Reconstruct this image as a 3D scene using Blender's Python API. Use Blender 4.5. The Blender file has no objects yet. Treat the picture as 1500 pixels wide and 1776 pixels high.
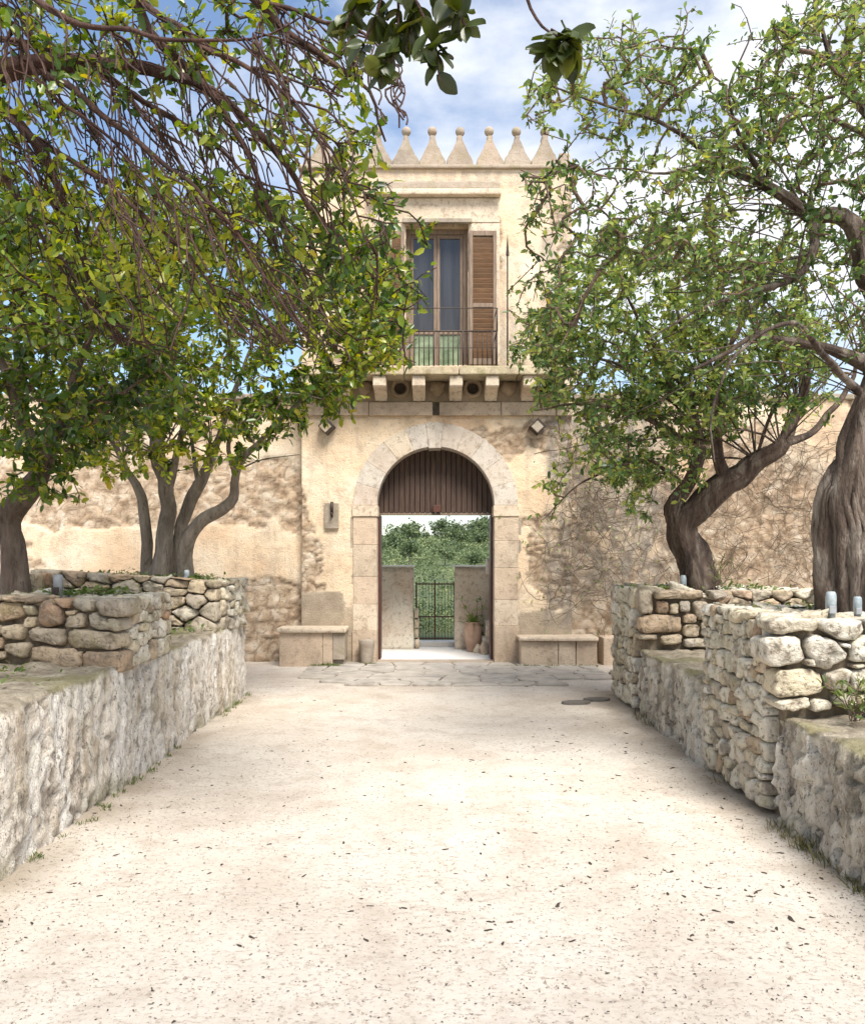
import bpy, bmesh, math, random
import numpy as np
from mathutils import Vector, Matrix
from mathutils.geometry import tessellate_polygon

random.seed(7)
RNG = np.random.default_rng(7)
R = math.radians
scn = bpy.context.scene
COL = scn.collection

# ------------------------------------------------------------------ camera, sky, sun, exposure
EYE = 1.6
FPX = 1500.0          # focal length in photo pixels
cam_d = bpy.data.cameras.new('camera')
cam_d.sensor_fit = 'HORIZONTAL'; cam_d.sensor_width = 36.0; cam_d.lens = 36.0
cam_d.shift_y = 74.0 / 1500.0
cam_d.clip_start = 0.05; cam_d.clip_end = 3000
cam = bpy.data.objects.new('camera', cam_d); COL.objects.link(cam)
cam.location = (0, 0, EYE); cam.rotation_euler = (R(90), 0, 0)
scn.camera = cam

SUN_EL, SUN_AZ = 54.0, 157.0      # azimuth measured from +Y (view direction) clockwise; behind the camera, from the right
w = bpy.data.worlds.new('World'); scn.world = w; w.use_nodes = True
nt = w.node_tree; nt.nodes.clear()
def wn(t, **k):
    n = nt.nodes.new(t)
    for a, b in k.items(): setattr(n, a, b)
    return n
out = wn('ShaderNodeOutputWorld')
sky = wn('ShaderNodeTexSky', sky_type='NISHITA', sun_disc=False)
sky.sun_elevation = R(SUN_EL); sky.sun_rotation = R(SUN_AZ)
sky.air_density = 1.0; sky.dust_density = 1.0; sky.ozone_density = 1.5
bg1 = wn('ShaderNodeBackground'); bg1.inputs[1].default_value = 0.105
nt.links.new(sky.outputs[0], bg1.inputs[0])
bg2 = wn('ShaderNodeBackground'); bg2.inputs[0].default_value = (0.92, 0.945, 1.0, 1); bg2.inputs[1].default_value = 0.56
tc = wn('ShaderNodeTexCoord')
mp = wn('ShaderNodeMapping'); mp.inputs['Scale'].default_value = (1.0, 1.0, 2.1); mp.inputs['Location'].default_value = (0.35, 0.1, 0.55)
nt.links.new(tc.outputs['Generated'], mp.inputs[0])
nz = wn('ShaderNodeTexNoise'); nz.inputs['Scale'].default_value = 2.6; nz.inputs['Detail'].default_value = 9; nz.inputs['Roughness'].default_value = 0.56
nt.links.new(mp.outputs[0], nz.inputs['Vector'])
rp = wn('ShaderNodeValToRGB'); rp.color_ramp.elements[0].position = 0.41; rp.color_ramp.elements[1].position = 0.60
nt.links.new(nz.outputs['Fac'], rp.inputs[0])
mx = wn('ShaderNodeMixShader')
nt.links.new(rp.outputs[0], mx.inputs[0]); nt.links.new(bg1.outputs[0], mx.inputs[1]); nt.links.new(bg2.outputs[0], mx.inputs[2])
nt.links.new(mx.outputs[0], out.inputs[0])

sd = bpy.data.lights.new('sun', 'SUN'); sd.energy = 3.0; sd.angle = R(26); sd.color = (1.0, 0.955, 0.89)
sun = bpy.data.objects.new('sun', sd); COL.objects.link(sun)
az, el = R(SUN_AZ), R(SUN_EL)
sdir = Vector((math.sin(az) * math.cos(el), math.cos(az) * math.cos(el), math.sin(el)))
sun.rotation_euler = sdir.to_track_quat('Z', 'Y').to_euler(); sun.location = (0, 0, 30)

vs = scn.view_settings
vs.view_transform = 'Standard'; vs.look = 'None'; vs.gamma = 1.0; vs.use_curve_mapping = False
vs.exposure = 1.14
scn.cycles.max_bounces = 4; scn.cycles.diffuse_bounces = 2; scn.cycles.glossy_bounces = 2; scn.cycles.transmission_bounces = 3; scn.cycles.transparent_max_bounces = 4
scn.cycles.caustics_reflective = False; scn.cycles.caustics_refractive = False

# ------------------------------------------------------------------ small helpers
def P(px, py, Y):
    return Vector(((px - 750.0) / FPX * Y, Y, EYE - (py - 962.0) / FPX * Y))
def ray(px, py):
    return Vector(((px - 750.0) / FPX, 1.0, -(py - 962.0) / FPX))
def link(o, parent=None):
    COL.objects.link(o)
    if parent is not None: o.parent = parent
    return o
def tag(o, label=None, cat=None, group=None, kind=None):
    if label: o['label'] = label
    if cat: o['category'] = cat
    if group: o['group'] = group
    if kind: o['kind'] = kind
    return o
def thing(name, label, cat, loc=(0, 0, 0), group=None):
    o = bpy.data.objects.new(name, None); o.empty_display_size = 0.2
    COL.objects.link(o)
    ROOTLOC[o.name] = Vector(loc); o.location = loc
    return tag(o, label, cat, group)
ROOTLOC = {}
def origin(parent):
    v = Vector((0, 0, 0))
    while parent is not None:
        v += parent.location; parent = parent.parent
    return v
def mesh_obj(name, me, mat, parent=None, smooth=False):
    """verts are given in world space; shift into the parent's frame"""
    o = bpy.data.objects.new(name, me)
    if mat is not None and not me.materials: me.materials.append(mat)
    if smooth:
        me.polygons.foreach_set('use_smooth', [True] * len(me.polygons))
    link(o, parent)
    if parent is not None:
        o.location = -origin(parent)
    return o
def np_mesh(name, V, F):
    """V (n,3); F: list of int arrays each (m,k)"""
    me = bpy.data.meshes.new(name)
    V = np.asarray(V, dtype=np.float32)
    if not isinstance(F, (list, tuple)): F = [F]
    F = [np.asarray(f, dtype=np.int32) for f in F if len(f)]
    nl = sum(f.size for f in F); npoly = sum(len(f) for f in F)
    me.vertices.add(len(V)); me.vertices.foreach_set('co', V.ravel())
    me.loops.add(nl); me.loops.foreach_set('vertex_index', np.concatenate([f.ravel() for f in F]))
    tot = np.concatenate([np.full(len(f), f.shape[1], dtype=np.int32) for f in F])
    st = np.concatenate([[0], np.cumsum(tot)[:-1]]).astype(np.int32)
    me.polygons.add(npoly); me.polygons.foreach_set('loop_start', st)
    me.update(calc_edges=True); me.validate()
    return me
def bm_mesh(name, bm):
    me = bpy.data.meshes.new(name); bmesh.ops.recalc_face_normals(bm, faces=bm.faces[:]); bm.to_mesh(me); bm.free(); return me
def attr(me, name, vals):
    a = me.attributes.new(name, 'FLOAT', 'POINT'); a.data.foreach_set('value', np.asarray(vals, dtype=np.float32))
def add_box(bm, x0, x1, y0, y1, z0, z1, bevel=0.0, jit=0.0):
    r = bmesh.ops.create_cube(bm, size=1.0)
    vs_ = r['verts']
    for v in vs_:
        v.co = Vector((x0 + (v.co.x + .5) * (x1 - x0), y0 + (v.co.y + .5) * (y1 - y0), z0 + (v.co.z + .5) * (z1 - z0)))
        if jit: v.co += Vector([random.uniform(-jit, jit) for _ in range(3)])
    if bevel:
        es = list({e for v in vs_ for e in v.link_edges})
        bmesh.ops.bevel(bm, geom=es, offset=bevel, segments=2, affect='EDGES', profile=0.6)
def box(name, mat, parent, x0, x1, y0, y1, z0, z1, bevel=0.004, jit=0.0):
    bm = bmesh.new(); add_box(bm, x0, x1, y0, y1, z0, z1, bevel, jit)
    return mesh_obj(name, bm_mesh(name, bm), mat, parent)
# --- vectorised value noise
def _hash(ix, iy, iz, s):
    h = (ix.astype(np.int64) * 374761393 + iy.astype(np.int64) * 668265263 + iz.astype(np.int64) * 2147483647 + s * 974711) & 0x7fffffff
    h = ((h ^ (h >> 13)) * 1274126177) & 0x7fffffff
    h = (h ^ (h >> 16)) & 0xffff
    return h / 65535.0
def vnoise(p, s=0):
    i = np.floor(p); f = p - i; f = f * f * (3 - 2 * f)
    x, y, z = i[..., 0], i[..., 1], i[..., 2]
    r = 0
    for dx in (0, 1):
        for dy in (0, 1):
            for dz in (0, 1):
                wgt = (f[..., 0] if dx else 1 - f[..., 0]) * (f[..., 1] if dy else 1 - f[..., 1]) * (f[..., 2] if dz else 1 - f[..., 2])
                r = r + wgt * _hash(x + dx, y + dy, z + dz, s)
    return r
def fbm(p, sc=1.0, octv=4, s=0, gain=0.5):
    p = np.asarray(p, dtype=np.float64) * sc
    a, t, r = 1.0, 0.0, 0.0
    for k in range(octv):
        r = r + a * vnoise(p, s + k * 17); t += a; a *= gain; p = p * 2.03 + 11.3
    return r / t
def voro(u, v, s=0):
    """F1, F2-F1, cell id for 2-D jittered grid"""
    iu, iv = np.floor(u), np.floor(v)
    f1 = np.full(u.shape, 9.0); f2 = np.full(u.shape, 9.0); cid = np.zeros(u.shape)
    for a in (-1, 0, 1):
        for b in (-1, 0, 1):
            cu, cv = iu + a, iv + b
            zz = np.zeros_like(cu)
            su = cu + 0.1 + 0.8 * _hash(cu, cv, zz, s + 1); sv = cv + 0.1 + 0.8 * _hash(cu, cv, zz, s + 2)
            d = np.hypot(u - su, v - sv)
            n1 = d < f1
            f2 = np.where(n1, f1, np.minimum(f2, d)); cid = np.where(n1, _hash(cu, cv, zz, s + 3), cid); f1 = np.where(n1, d, f1)
    return f1, f2 - f1, cid
def smooth(a, b, x):
    t = np.clip((x - a) / (b - a), 0, 1); return t * t * (3 - 2 * t)

# ------------------------------------------------------------------ materials
class MB:
    def __init__(s, name):
        s.m = bpy.data.materials.new(name); s.m.use_nodes = True
        s.t = s.m.node_tree; s.t.nodes.clear()
        s.o = s.n('ShaderNodeOutputMaterial'); s.b = s.n('ShaderNodeBsdfPrincipled')
        s.l(s.b.outputs[0], s.o.inputs[0]); s.c = None
    def n(s, t, **k):
        x = s.t.nodes.new(t)
        for a, b in k.items(): setattr(x, a, b)
        return x
    def l(s, a, b): s.t.links.new(a, b)
    def coord(s, kind='Object', scale=(1, 1, 1)):
        c = s.n('ShaderNodeTexCoord'); m = s.n('ShaderNodeMapping'); m.inputs['Scale'].default_value = scale
        s.l(c.outputs[kind], m.inputs[0]); return m.outputs[0]
    def noise(s, vec, scale, detail=5, rough=0.55, dist=0.0):
        x = s.n('ShaderNodeTexNoise'); x.inputs['Scale'].default_value = scale; x.inputs['Detail'].default_value = min(detail, 5)
        x.inputs['Roughness'].default_value = rough; x.inputs['Distortion'].default_value = dist
        s.l(vec, x.inputs['Vector']); return x.outputs['Fac']
    def ramp(s, fac, stops):
        r = s.n('ShaderNodeValToRGB'); e = r.color_ramp.elements
        while len(e) < len(stops): e.new(0.5)
        for k, (p, c) in enumerate(stops):
            e[k].position = p
            if isinstance(c, (int, float)): c = (c, c, c)
            e[k].color = (*c, 1)
        s.l(fac, r.inputs[0]); return r.outputs[0]
    def mix(s, fac, a, b, mode='MIX'):
        x = s.n('ShaderNodeMix', data_type='RGBA', blend_type=mode)
        if isinstance(fac, (int, float)): x.inputs[0].default_value = fac
        else: s.l(fac, x.inputs[0])
        for i, v in ((6, a), (7, b)):
            if isinstance(v, tuple): x.inputs[i].default_value = (*v, 1)
            else: s.l(v, x.inputs[i])
        return x.outputs[2]
    def at(s, name):
        a = s.n('ShaderNodeAttribute', attribute_name=name); return a.outputs['Fac']
    def bump(s, h, strength=0.4, dist=0.02, prev=None):
        b = s.n('ShaderNodeBump'); b.inputs['Strength'].default_value = strength; b.inputs['Distance'].default_value = dist
        s.l(h, b.inputs['Height'])
        if prev is not None: s.l(prev, b.inputs['Normal'])
        s.l(b.outputs[0], s.b.inputs['Normal']); return b.outputs[0]
    def col(s, c):
        if isinstance(c, tuple): s.b.inputs['Base Color'].default_value = (*c, 1)
        else: s.l(c, s.b.inputs['Base Color'])
    def rough(s, r):
        if isinstance(r, (int, float)): s.b.inputs['Roughness'].default_value = r
        else: s.l(r, s.b.inputs['Roughness'])
M = {}
def mat_plaster():
    k = MB('old_plaster'); v = k.coord(); mask = k.at('plaster'); cem = k.at('cement'); dirt = k.at('dirt')
    n1 = k.noise(v, 0.9, 6, 0.6); n2 = k.noise(v, 6, 8, 0.62); n3 = k.noise(v, 45, 6, 0.65)
    pl = k.ramp(n1, [(0.34, (0.68, 0.475, 0.30)), (0.48, (0.76, 0.585, 0.395)), (0.66, (0.79, 0.675, 0.515))])
    pl = k.mix(k.ramp(n2, [(0.50, 0.0), (0.68, 0.6)]), pl, (0.50, 0.365, 0.245)); pl = k.mix(k.ramp(k.noise(k.coord('Object', (4, 4, .55)), 1.3, 5, .65), [(0.54, 0.0), (0.72, 0.36)]), pl, (0.38, 0.31, 0.24))
    rb = k.ramp(n2, [(0.30, (0.17, 0.115, 0.075)), (0.42, (0.40, 0.295, 0.195)), (0.54, (0.58, 0.46, 0.33)), (0.70, (0.72, 0.64, 0.52))]); rb = k.mix(k.ramp(k.at('joint'), [(0.0, 0.85), (0.22, 0.0)]), rb, (0.19, 0.13, 0.085))
    rb = k.mix(k.ramp(k.at('cell'), [(0, 0.0), (1, 0.45)]), rb, (0.42, 0.28, 0.17))
    c = k.mix(mask, rb, pl)
    ce = k.ramp(n2, [(0.3, (0.30, 0.235, 0.165)), (0.7, (0.44, 0.36, 0.26))])
    c = k.mix(cem, c, ce)
    vs_ = k.coord('Object', (5, 5, 0.5)); st = k.noise(vs_, 1.6, 6, 0.6)
    c = k.mix(k.ramp(st, [(0.57, 0.0), (0.8, 0.28)]), c, (0.33, 0.25, 0.175))
    gr = k.ramp(k.noise(k.coord('Object', (3, 3, 1.2)), 2.2, 7, 0.65), [(0.35, 0.1), (0.62, 1.0)])
    dm = k.mix(1.0, dirt, gr, 'MULTIPLY')
    c = k.mix(dm, c, (0.27, 0.235, 0.195))
    pits = k.ramp(n3, [(0.31, 0.9), (0.40, 0.0)])
    c = k.mix(pits, c, (0.30, 0.22, 0.15)); k.col(c); k.rough(0.93)
    h = k.mix(0.45, n2, n3); k.bump(h, 0.8, 0.04)
    return k.m
M['plaster'] = mat_plaster()
def mat_trim(name='dressed_stone', tone=(0.56, 0.45, 0.33), dark=(0.36, 0.28, 0.20), moss=0.0):
    k = MB(name); v = k.coord(); oi = k.n('ShaderNodeObjectInfo')
    n1 = k.noise(v, 2.2, 6, 0.6); n2 = k.noise(v, 14, 7, 0.65); n3 = k.noise(v, 70, 5, 0.6)
    c = k.ramp(n1, [(0.3, dark), (0.52, tone), (0.72, tuple(min(.8, t * 1.16) for t in tone))])
    c = k.mix(k.ramp(n2, [(0.52, 0.0), (0.66, 0.7)]), c, (0.28, 0.21, 0.15)); c = k.mix(k.ramp(n3, [(0.34, 0.7), (0.43, 0.0)]), c, (0.2, 0.15, 0.11))
    c = k.mix(k.ramp(oi.outputs['Random'], [(0, 0.0), (1, 0.28)]), c, (0.60, 0.42, 0.29))
    st = k.noise(k.coord('Object', (6, 6, 0.7)), 1.5, 5, 0.6)
    c = k.mix(k.ramp(st, [(0.57, 0.0), (0.78, 0.4)]), c, (0.27, 0.235, 0.20))
    if moss:
        c = k.mix(k.ramp(k.noise(v, 5, 6, 0.7), [(0.5, 0.0), (0.64, moss)]), c, (0.22, 0.20, 0.07))
    k.col(c); k.rough(0.9); k.bump(k.mix(0.5, n2, n3), 0.8, 0.02); return k.m
M['trim'] = mat_trim()
M['pale'] = mat_trim('pale_limestone', (0.68, 0.58, 0.44), (0.52, 0.42, 0.30))
M['arch_stone'] = mat_trim('grey_arch_stone', (0.60, 0.545, 0.465), (0.45, 0.39, 0.32))
M['frieze'] = mat_trim('brown_shaded_frieze_stone', (0.37, 0.275, 0.18), (0.22, 0.16, 0.10), 0.3)  # brown mossy stone, with the shade under the slab darkened into its colour
M['limewash'] = mat_trim('stained_limewash', (0.76, 0.69, 0.58), (0.62, 0.49, 0.36))
M['grey_stone'] = mat_trim('weathered_grey_stone', (0.38, 0.325, 0.26), (0.20, 0.17, 0.135), 0.35)
M['mossy'] = mat_trim('mossy_stone', (0.50, 0.43, 0.28), (0.33, 0.27, 0.17), 0.55)
def mat_dry(name, warm):
    k = MB(name); v = k.coord(); oi = k.n('ShaderNodeObjectInfo'); rnd = oi.outputs['Random']
    # shift the noise per stone
    cv = k.n('ShaderNodeVectorMath', operation='ADD'); cc = k.n('ShaderNodeCombineXYZ')
    mm = k.n('ShaderNodeMath', operation='MULTIPLY'); mm.inputs[1].default_value = 57.0
    k.l(rnd, mm.inputs[0]); k.l(mm.outputs[0], cc.inputs[0]); k.l(mm.outputs[0], cc.inputs[2]); k.l(v, cv.inputs[0]); k.l(cc.outputs[0], cv.inputs[1]); v = cv.outputs[0]
    if warm: st = [(0, (0.40, 0.34, 0.27)), (0.2, (0.52, 0.42, 0.29)), (0.42, (0.43, 0.27, 0.17)), (0.6, (0.57, 0.45, 0.30)), (0.8, (0.37, 0.32, 0.25)), (1, (0.60, 0.52, 0.40))]
    else: st = [(0, (0.66, 0.58, 0.44)), (0.25, (0.74, 0.69, 0.58)), (0.45, (0.58, 0.51, 0.37)), (0.65, (0.77, 0.72, 0.62)), (0.82, (0.54, 0.47, 0.35)), (1, (0.70, 0.60, 0.42))]
    base = k.ramp(rnd, st)
    n1 = k.noise(v, 7, 6, 0.62); n2 = k.noise(v, 28, 7, 0.66); n3 = k.noise(v, 120, 4, 0.6)
    c = k.mix(k.ramp(n1, [(0.36, 0.8), (0.52, 0.0)]), base, (0.22, 0.175, 0.125))
    c = k.mix(k.ramp(n1, [(0.55, 0.0), (0.74, 0.65)]), c, (0.66, 0.58, 0.46))
    c = k.mix(k.ramp(k.noise(v, 4.3, 5, 0.7), [(0.54, 0.0), (0.68, 0.55)]), c, (0.27, 0.235, 0.09))
    c = k.mix(k.ramp(n2, [(0.34, 0.8), (0.44, 0.0)]), c, (0.15, 0.115, 0.08))
    k.col(c); k.rough(0.92); b = k.bump(n1, 0.6, 0.05); k.bump(k.mix(0.4, n2, n3), 0.8, 0.02, b); return k.m
M['dry_warm'] = mat_dry('dry_stone_warm', True); M['dry_pale'] = mat_dry('dry_stone_pale', False)
def mat_low(name, c0, c1, c2, streak):
    k = MB(name); v = k.coord()
    n1 = k.noise(k.coord('Object', (2.6, 2.6, 0.8)), 2.1, 7, 0.62); n2 = k.noise(k.coord('Object', (1, 1, 0.45)), 15, 8, 0.72); n3 = k.noise(k.coord('Object', (1, 1, .6)), 55, 6, 0.7)
    c = k.ramp(n1, [(0.34, c0), (0.46, c1), (0.58, c2)])
    c = k.mix(k.ramp(n2, [(0.36, 0.9), (0.43, 0.0)]), c, streak)
    c = k.mix(k.ramp(n2, [(0.56, 0.0), (0.7, 0.5)]), c, (0.82, 0.77, 0.68))
    c = k.mix(k.ramp(n3, [(0.34, 0.85), (0.43, 0.0)]), c, (0.15, 0.12, 0.09))
    c = k.mix(k.ramp(k.at('pit'), [(0.2, 0.0), (0.95, 0.55)]), c, streak)
    up = k.at('ledge')
    lg = k.ramp(k.noise(v, 6, 7, 0.7), [(0.38, (0.25, 0.20, 0.14)), (0.55, (0.40, 0.34, 0.25)), (0.7, (0.58, 0.50, 0.38))])
    c = k.mix(up, c, lg)
    c = k.mix(k.ramp(k.at('moss'), [(0, 0.0), (1, 0.75)]), c, (0.24, 0.22, 0.08))
    k.col(c); k.rough(0.93); b = k.bump(n2, 0.9, 0.05); k.bump(n3, 0.8, 0.02, b); return k.m
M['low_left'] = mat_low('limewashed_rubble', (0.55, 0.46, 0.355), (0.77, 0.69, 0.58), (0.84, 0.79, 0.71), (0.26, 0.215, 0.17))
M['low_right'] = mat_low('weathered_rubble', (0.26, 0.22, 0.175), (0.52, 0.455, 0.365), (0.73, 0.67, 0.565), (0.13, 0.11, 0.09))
def mat_gravel():
    k = MB('pale_gravel'); v = k.coord()
    n0 = k.noise(v, 0.8, 5, 0.65); n1 = k.noise(v, 3.0, 8, 0.66); n2 = k.noise(v, 42, 6, 0.7); n3 = k.noise(k.coord('Object', (0.55, 1.5, 1)), 26, 7, 0.72)
    c = k.ramp(n0, [(0.34, (0.50, 0.425, 0.345)), (0.50, (0.60, 0.53, 0.445)), (0.66, (0.64, 0.58, 0.50))])
    c = k.mix(k.ramp(n1, [(0.33, 0.45), (0.5, 0.0)]), c, (0.38, 0.30, 0.23))
    c = k.mix(k.ramp(n3, [(0.32, 0.75), (0.41, 0.0)]), c, (0.17, 0.13, 0.095))
    c = k.mix(k.ramp(n2, [(0.34, 0.8), (0.46, 0.0)]), c, (0.31, 0.24, 0.185))
    c = k.mix(k.ramp(n2, [(0.58, 0.0), (0.72, 0.6)]), c, (0.62, 0.57, 0.50))
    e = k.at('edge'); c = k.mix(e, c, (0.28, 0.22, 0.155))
    k.col(c); k.rough(0.95); b = k.bump(n1, 0.25, 0.03); k.bump(k.mix(0.5, n2, n3), 0.6, 0.012, b); return k.m
M['gravel'] = mat_gravel()
def simple(name, stops, scale=8, stretch=(1, 1, 1), rough=0.8, bump=0.3, bd=0.01, spec=None, metal=0, rnd=None):
    k = MB(name); v = k.coord('Object', stretch); n = k.noise(v, scale, 7, 0.62)
    c = k.ramp(n, stops)
    if rnd:
        oi = k.n('ShaderNodeObjectInfo'); c = k.mix(k.ramp(oi.outputs['Random'], [(0, 0.0), (1, 0.6)]), c, rnd)
    k.col(c); k.rough(rough); k.b.inputs['Metallic'].default_value = metal
    if spec is not None: k.b.inputs['Specular IOR Level'].default_value = spec
    if bump: k.bump(n, bump, bd)
    return k.m
M['soil'] = simple('dry_soil', [(0.3, (0.10, 0.075, 0.05)), (0.6, (0.24, 0.19, 0.13)), (0.75, (0.36, 0.30, 0.21))], 9, bump=0.8, bd=0.04, rough=0.95)
M['core'] = simple('dark_gap_shade', [(0.3, (0.05, 0.04, 0.03)), (0.7, (0.13, 0.10, 0.07))], 20, rough=1.0, bump=0.6)  # dark brown stands in for the shade inside gaps and openings
M['door_wood'] = simple('brown_door_wood', [(0.32, (0.028, 0.015, 0.010)), (0.5, (0.065, 0.036, 0.023)), (0.70, (0.13, 0.08, 0.052))], 7, (9, 9, 0.5), 0.6, 0.5, 0.006, rnd=(0.05, 0.028, 0.02))
M['frame_wood'] = simple('weathered_frame_wood', [(0.3, (0.13, 0.085, 0.055)), (0.7, (0.29, 0.205, 0.14))], 9, (8, 8, 0.6), 0.65, 0.4, 0.005)
M['shutter'] = simple('shutter_wood', [(0.3, (0.17, 0.088, 0.042)), (0.7, (0.32, 0.18, 0.092))], 9, (0.8, 6, 6), 0.6, 0.4, 0.005, rnd=(0.16, 0.09, 0.05))
M['rust'] = simple('rust_red_steel', [(0.3, (0.05, 0.016, 0.009)), (0.7, (0.10, 0.034, 0.019))], 12, rough=0.55, bump=0.15)
M['iron'] = simple('dark_iron', [(0.3, (0.035, 0.026, 0.022)), (0.7, (0.085, 0.06, 0.045))], 25, rough=0.6, bump=0.2, metal=0.4)
M['terracotta'] = simple('terracotta', [(0.3, (0.34, 0.21, 0.145)), (0.7, (0.50, 0.35, 0.26))], 7, rough=0.85)
M['lamp_shell'] = simple('pale_lamp_shell', [(0.3, (0.22, 0.27, 0.29)), (0.7, (0.44, 0.49, 0.51))], 30, rough=0.35, bump=0.05)
M['lamp_grey'] = simple('grey_lamp_metal', [(0.3, (0.20, 0.21, 0.22)), (0.7, (0.36, 0.37, 0.38))], 15, rough=0.5, bump=0.1)
M['white_floor'] = simple('white_paving', [(0.3, (0.66, 0.62, 0.56)), (0.7, (0.78, 0.75, 0.70))], 2.5, rough=0.85, bump=0.15)
M['flag'] = simple('grey_flagstone', [(0.28, (0.21, 0.18, 0.15)), (0.5, (0.40, 0.36, 0.31)), (0.72, (0.58, 0.53, 0.46))], 4.5, rough=0.85, bump=0.5, bd=0.02, rnd=(0.50, 0.44, 0.36))
M['slab_dark'] = simple('dark_cover_slab', [(0.3, (0.12, 0.11, 0.095)), (0.7, (0.21, 0.19, 0.165))], 12, rough=0.85)
def mat_glass():
    k = MB('old_window_glass'); v = k.coord('Object', (5, 1, 0.4)); n = k.noise(v, 1.8, 4, 0.5)
    k.col(k.ramp(n, [(0.35, (0.026, 0.028, 0.033)), (0.65, (0.05, 0.052, 0.058))])); k.rough(0.12); k.b.inputs['IOR'].default_value = 1.5
    k.bump(k.noise(k.coord(), 3, 2, 0.5), 0.04, 0.02); return k.m
M['glass'] = mat_glass()
def mat_glass_green():
    k = MB('green_lower_glass'); n = k.noise(k.coord(), 7, 5, 0.6)
    k.col(k.ramp(n, [(0.35, (0.10, 0.14, 0.07)), (0.65, (0.27, 0.33, 0.20))])); k.rough(0.25); return k.m
M['glass_green'] = mat_glass_green()
def mat_bark(name, a, b, c, zs=0.25):
    k = MB(name); v = k.coord('Object', (1, 1, zs)); n1 = k.noise(v, 9, 8, 0.65, 0.5); n2 = k.noise(k.coord('Object', (1, 1, zs)), 38, 6, 0.66)
    n0 = k.noise(k.coord(), 2.4, 4, 0.6)
    cc = k.ramp(n1, [(0.3, a), (0.5, b), (0.7, c)])
    cc = k.mix(k.ramp(n0, [(0.5, 0.0), (0.68, 0.6)]), cc, tuple(min(0.5, 1.5 * x) for x in b))
    cc = k.mix(k.ramp(n2, [(0.3, 0.7), (0.44, 0.0)]), cc, tuple(0.5 * x for x in a))
    k.col(cc); k.rough(0.9); bb = k.bump(n1, 1.0, 0.07); k.bump(n2, 0.8, 0.03, bb); return k.m
M['bark_grey'] = mat_bark('grey_carob_bark', (0.10, 0.078, 0.058), (0.215, 0.178, 0.14), (0.34, 0.295, 0.24))
M['bark_red'] = mat_bark('red_brown_bark', (0.026, 0.011, 0.008), (0.066, 0.030, 0.020), (0.14, 0.078, 0.055))
M['bark_gnarl'] = mat_bark('gnarled_olive_bark', (0.022, 0.013, 0.009), (0.095, 0.066, 0.048), (0.30, 0.255, 0.21))
M['twig'] = mat_bark('brown_twig_bark', (0.08, 0.048, 0.033), (0.18, 0.115, 0.082), (0.32, 0.235, 0.18), 1)
M['bark_mid'] = mat_bark('brown_carob_bark', (0.05, 0.032, 0.023), (0.15, 0.108, 0.08), (0.27, 0.215, 0.165))
M['bark_dark'] = mat_bark('dark_hollow_bark', (0.022, 0.012, 0.008), (0.085, 0.055, 0.038), (0.25, 0.205, 0.16))
M['twig_red'] = mat_bark('red_twig_bark', (0.024, 0.010, 0.007), (0.058, 0.025, 0.017), (0.12, 0.064, 0.046), 1)
M['dry_twig'] = mat_bark('dry_grey_twig', (0.09, 0.062, 0.042), (0.19, 0.14, 0.095), (0.34, 0.27, 0.19), 1)
def mat_leaf(name, stops, trans=0.38, gloss=0.30):
    k = MB(name); r = k.at('tint')
    c = k.ramp(r, stops)
    k.col(c); k.rough(gloss); k.b.inputs['Specular IOR Level'].default_value = 0.55
    tr = k.n('ShaderNodeBsdfTranslucent'); hs = k.n('ShaderNodeHueSaturation'); hs.inputs['Value'].default_value = 1.7; hs.inputs['Saturation'].default_value = 1.15; hs.inputs['Hue'].default_value = 0.485
    k.l(c, hs.inputs['Color']); k.l(hs.outputs[0], tr.inputs[0])
    ms = k.n('ShaderNodeMixShader'); ms.inputs[0].default_value = trans
    k.l(k.b.outputs[0], ms.inputs[1]); k.l(tr.outputs[0], ms.inputs[2]); k.l(ms.outputs[0], k.o.inputs[0]); return k.m
M['leaf_left'] = mat_leaf('carob_leaf', [(0, (0.028, 0.058, 0.013)), (0.38, (0.070, 0.128, 0.020)), (0.68, (0.165, 0.235, 0.030)), (0.90, (0.32, 0.35, 0.04)), (1, (0.44, 0.37, 0.04))])
M['leaf_right'] = mat_leaf('olive_green_leaf', [(0, (0.040, 0.080, 0.022)), (0.38, (0.092, 0.160, 0.045)), (0.68, (0.19, 0.275, 0.075)), (0.92, (0.32, 0.36, 0.09)), (1, (0.40, 0.36, 0.06))])
M['leaf_near'] = mat_leaf('near_dark_leaf', [(0, (0.024, 0.036, 0.006)), (0.5, (0.050, 0.070, 0.011)), (1, (0.125, 0.140, 0.018))], 0.2, 0.4)
M['grass'] = mat_leaf('weed_green', [(0, (0.06, 0.10, 0.025)), (0.6, (0.13, 0.19, 0.04)), (1, (0.30, 0.27, 0.11))], 0.3, 0.6)
M['dry_grass'] = mat_leaf('dry_grass', [(0, (0.10, 0.12, 0.035)), (0.5, (0.21, 0.20, 0.07)), (1, (0.38, 0.31, 0.17))], 0.3, 0.7)
M['dry_leaf'] = simple('dry_fallen_leaf', [(0.3, (0.022, 0.017, 0.012)), (0.7, (0.075, 0.055, 0.036))], 30, rough=0.8, bump=0.2)
M['pebble'] = simple('pebble_grit', [(0.3, (0.16, 0.12, 0.085)), (0.5, (0.36, 0.30, 0.24)), (0.7, (0.56, 0.50, 0.43))], 30, rough=0.9, bump=0)
M['hill'] = simple('hillside_scrub_ground', [(0.3, (0.035, 0.055, 0.02)), (0.5, (0.075, 0.10, 0.035)), (0.7, (0.15, 0.155, 0.075))], 0.35, rough=1.0, bump=0.0)
M['leaf_hill'] = mat_leaf('hillside_leaf', [(0, (0.055, 0.088, 0.040)), (0.5, (0.125, 0.170, 0.070)), (1, (0.25, 0.28, 0.12))], 0.2, 0.7)

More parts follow.
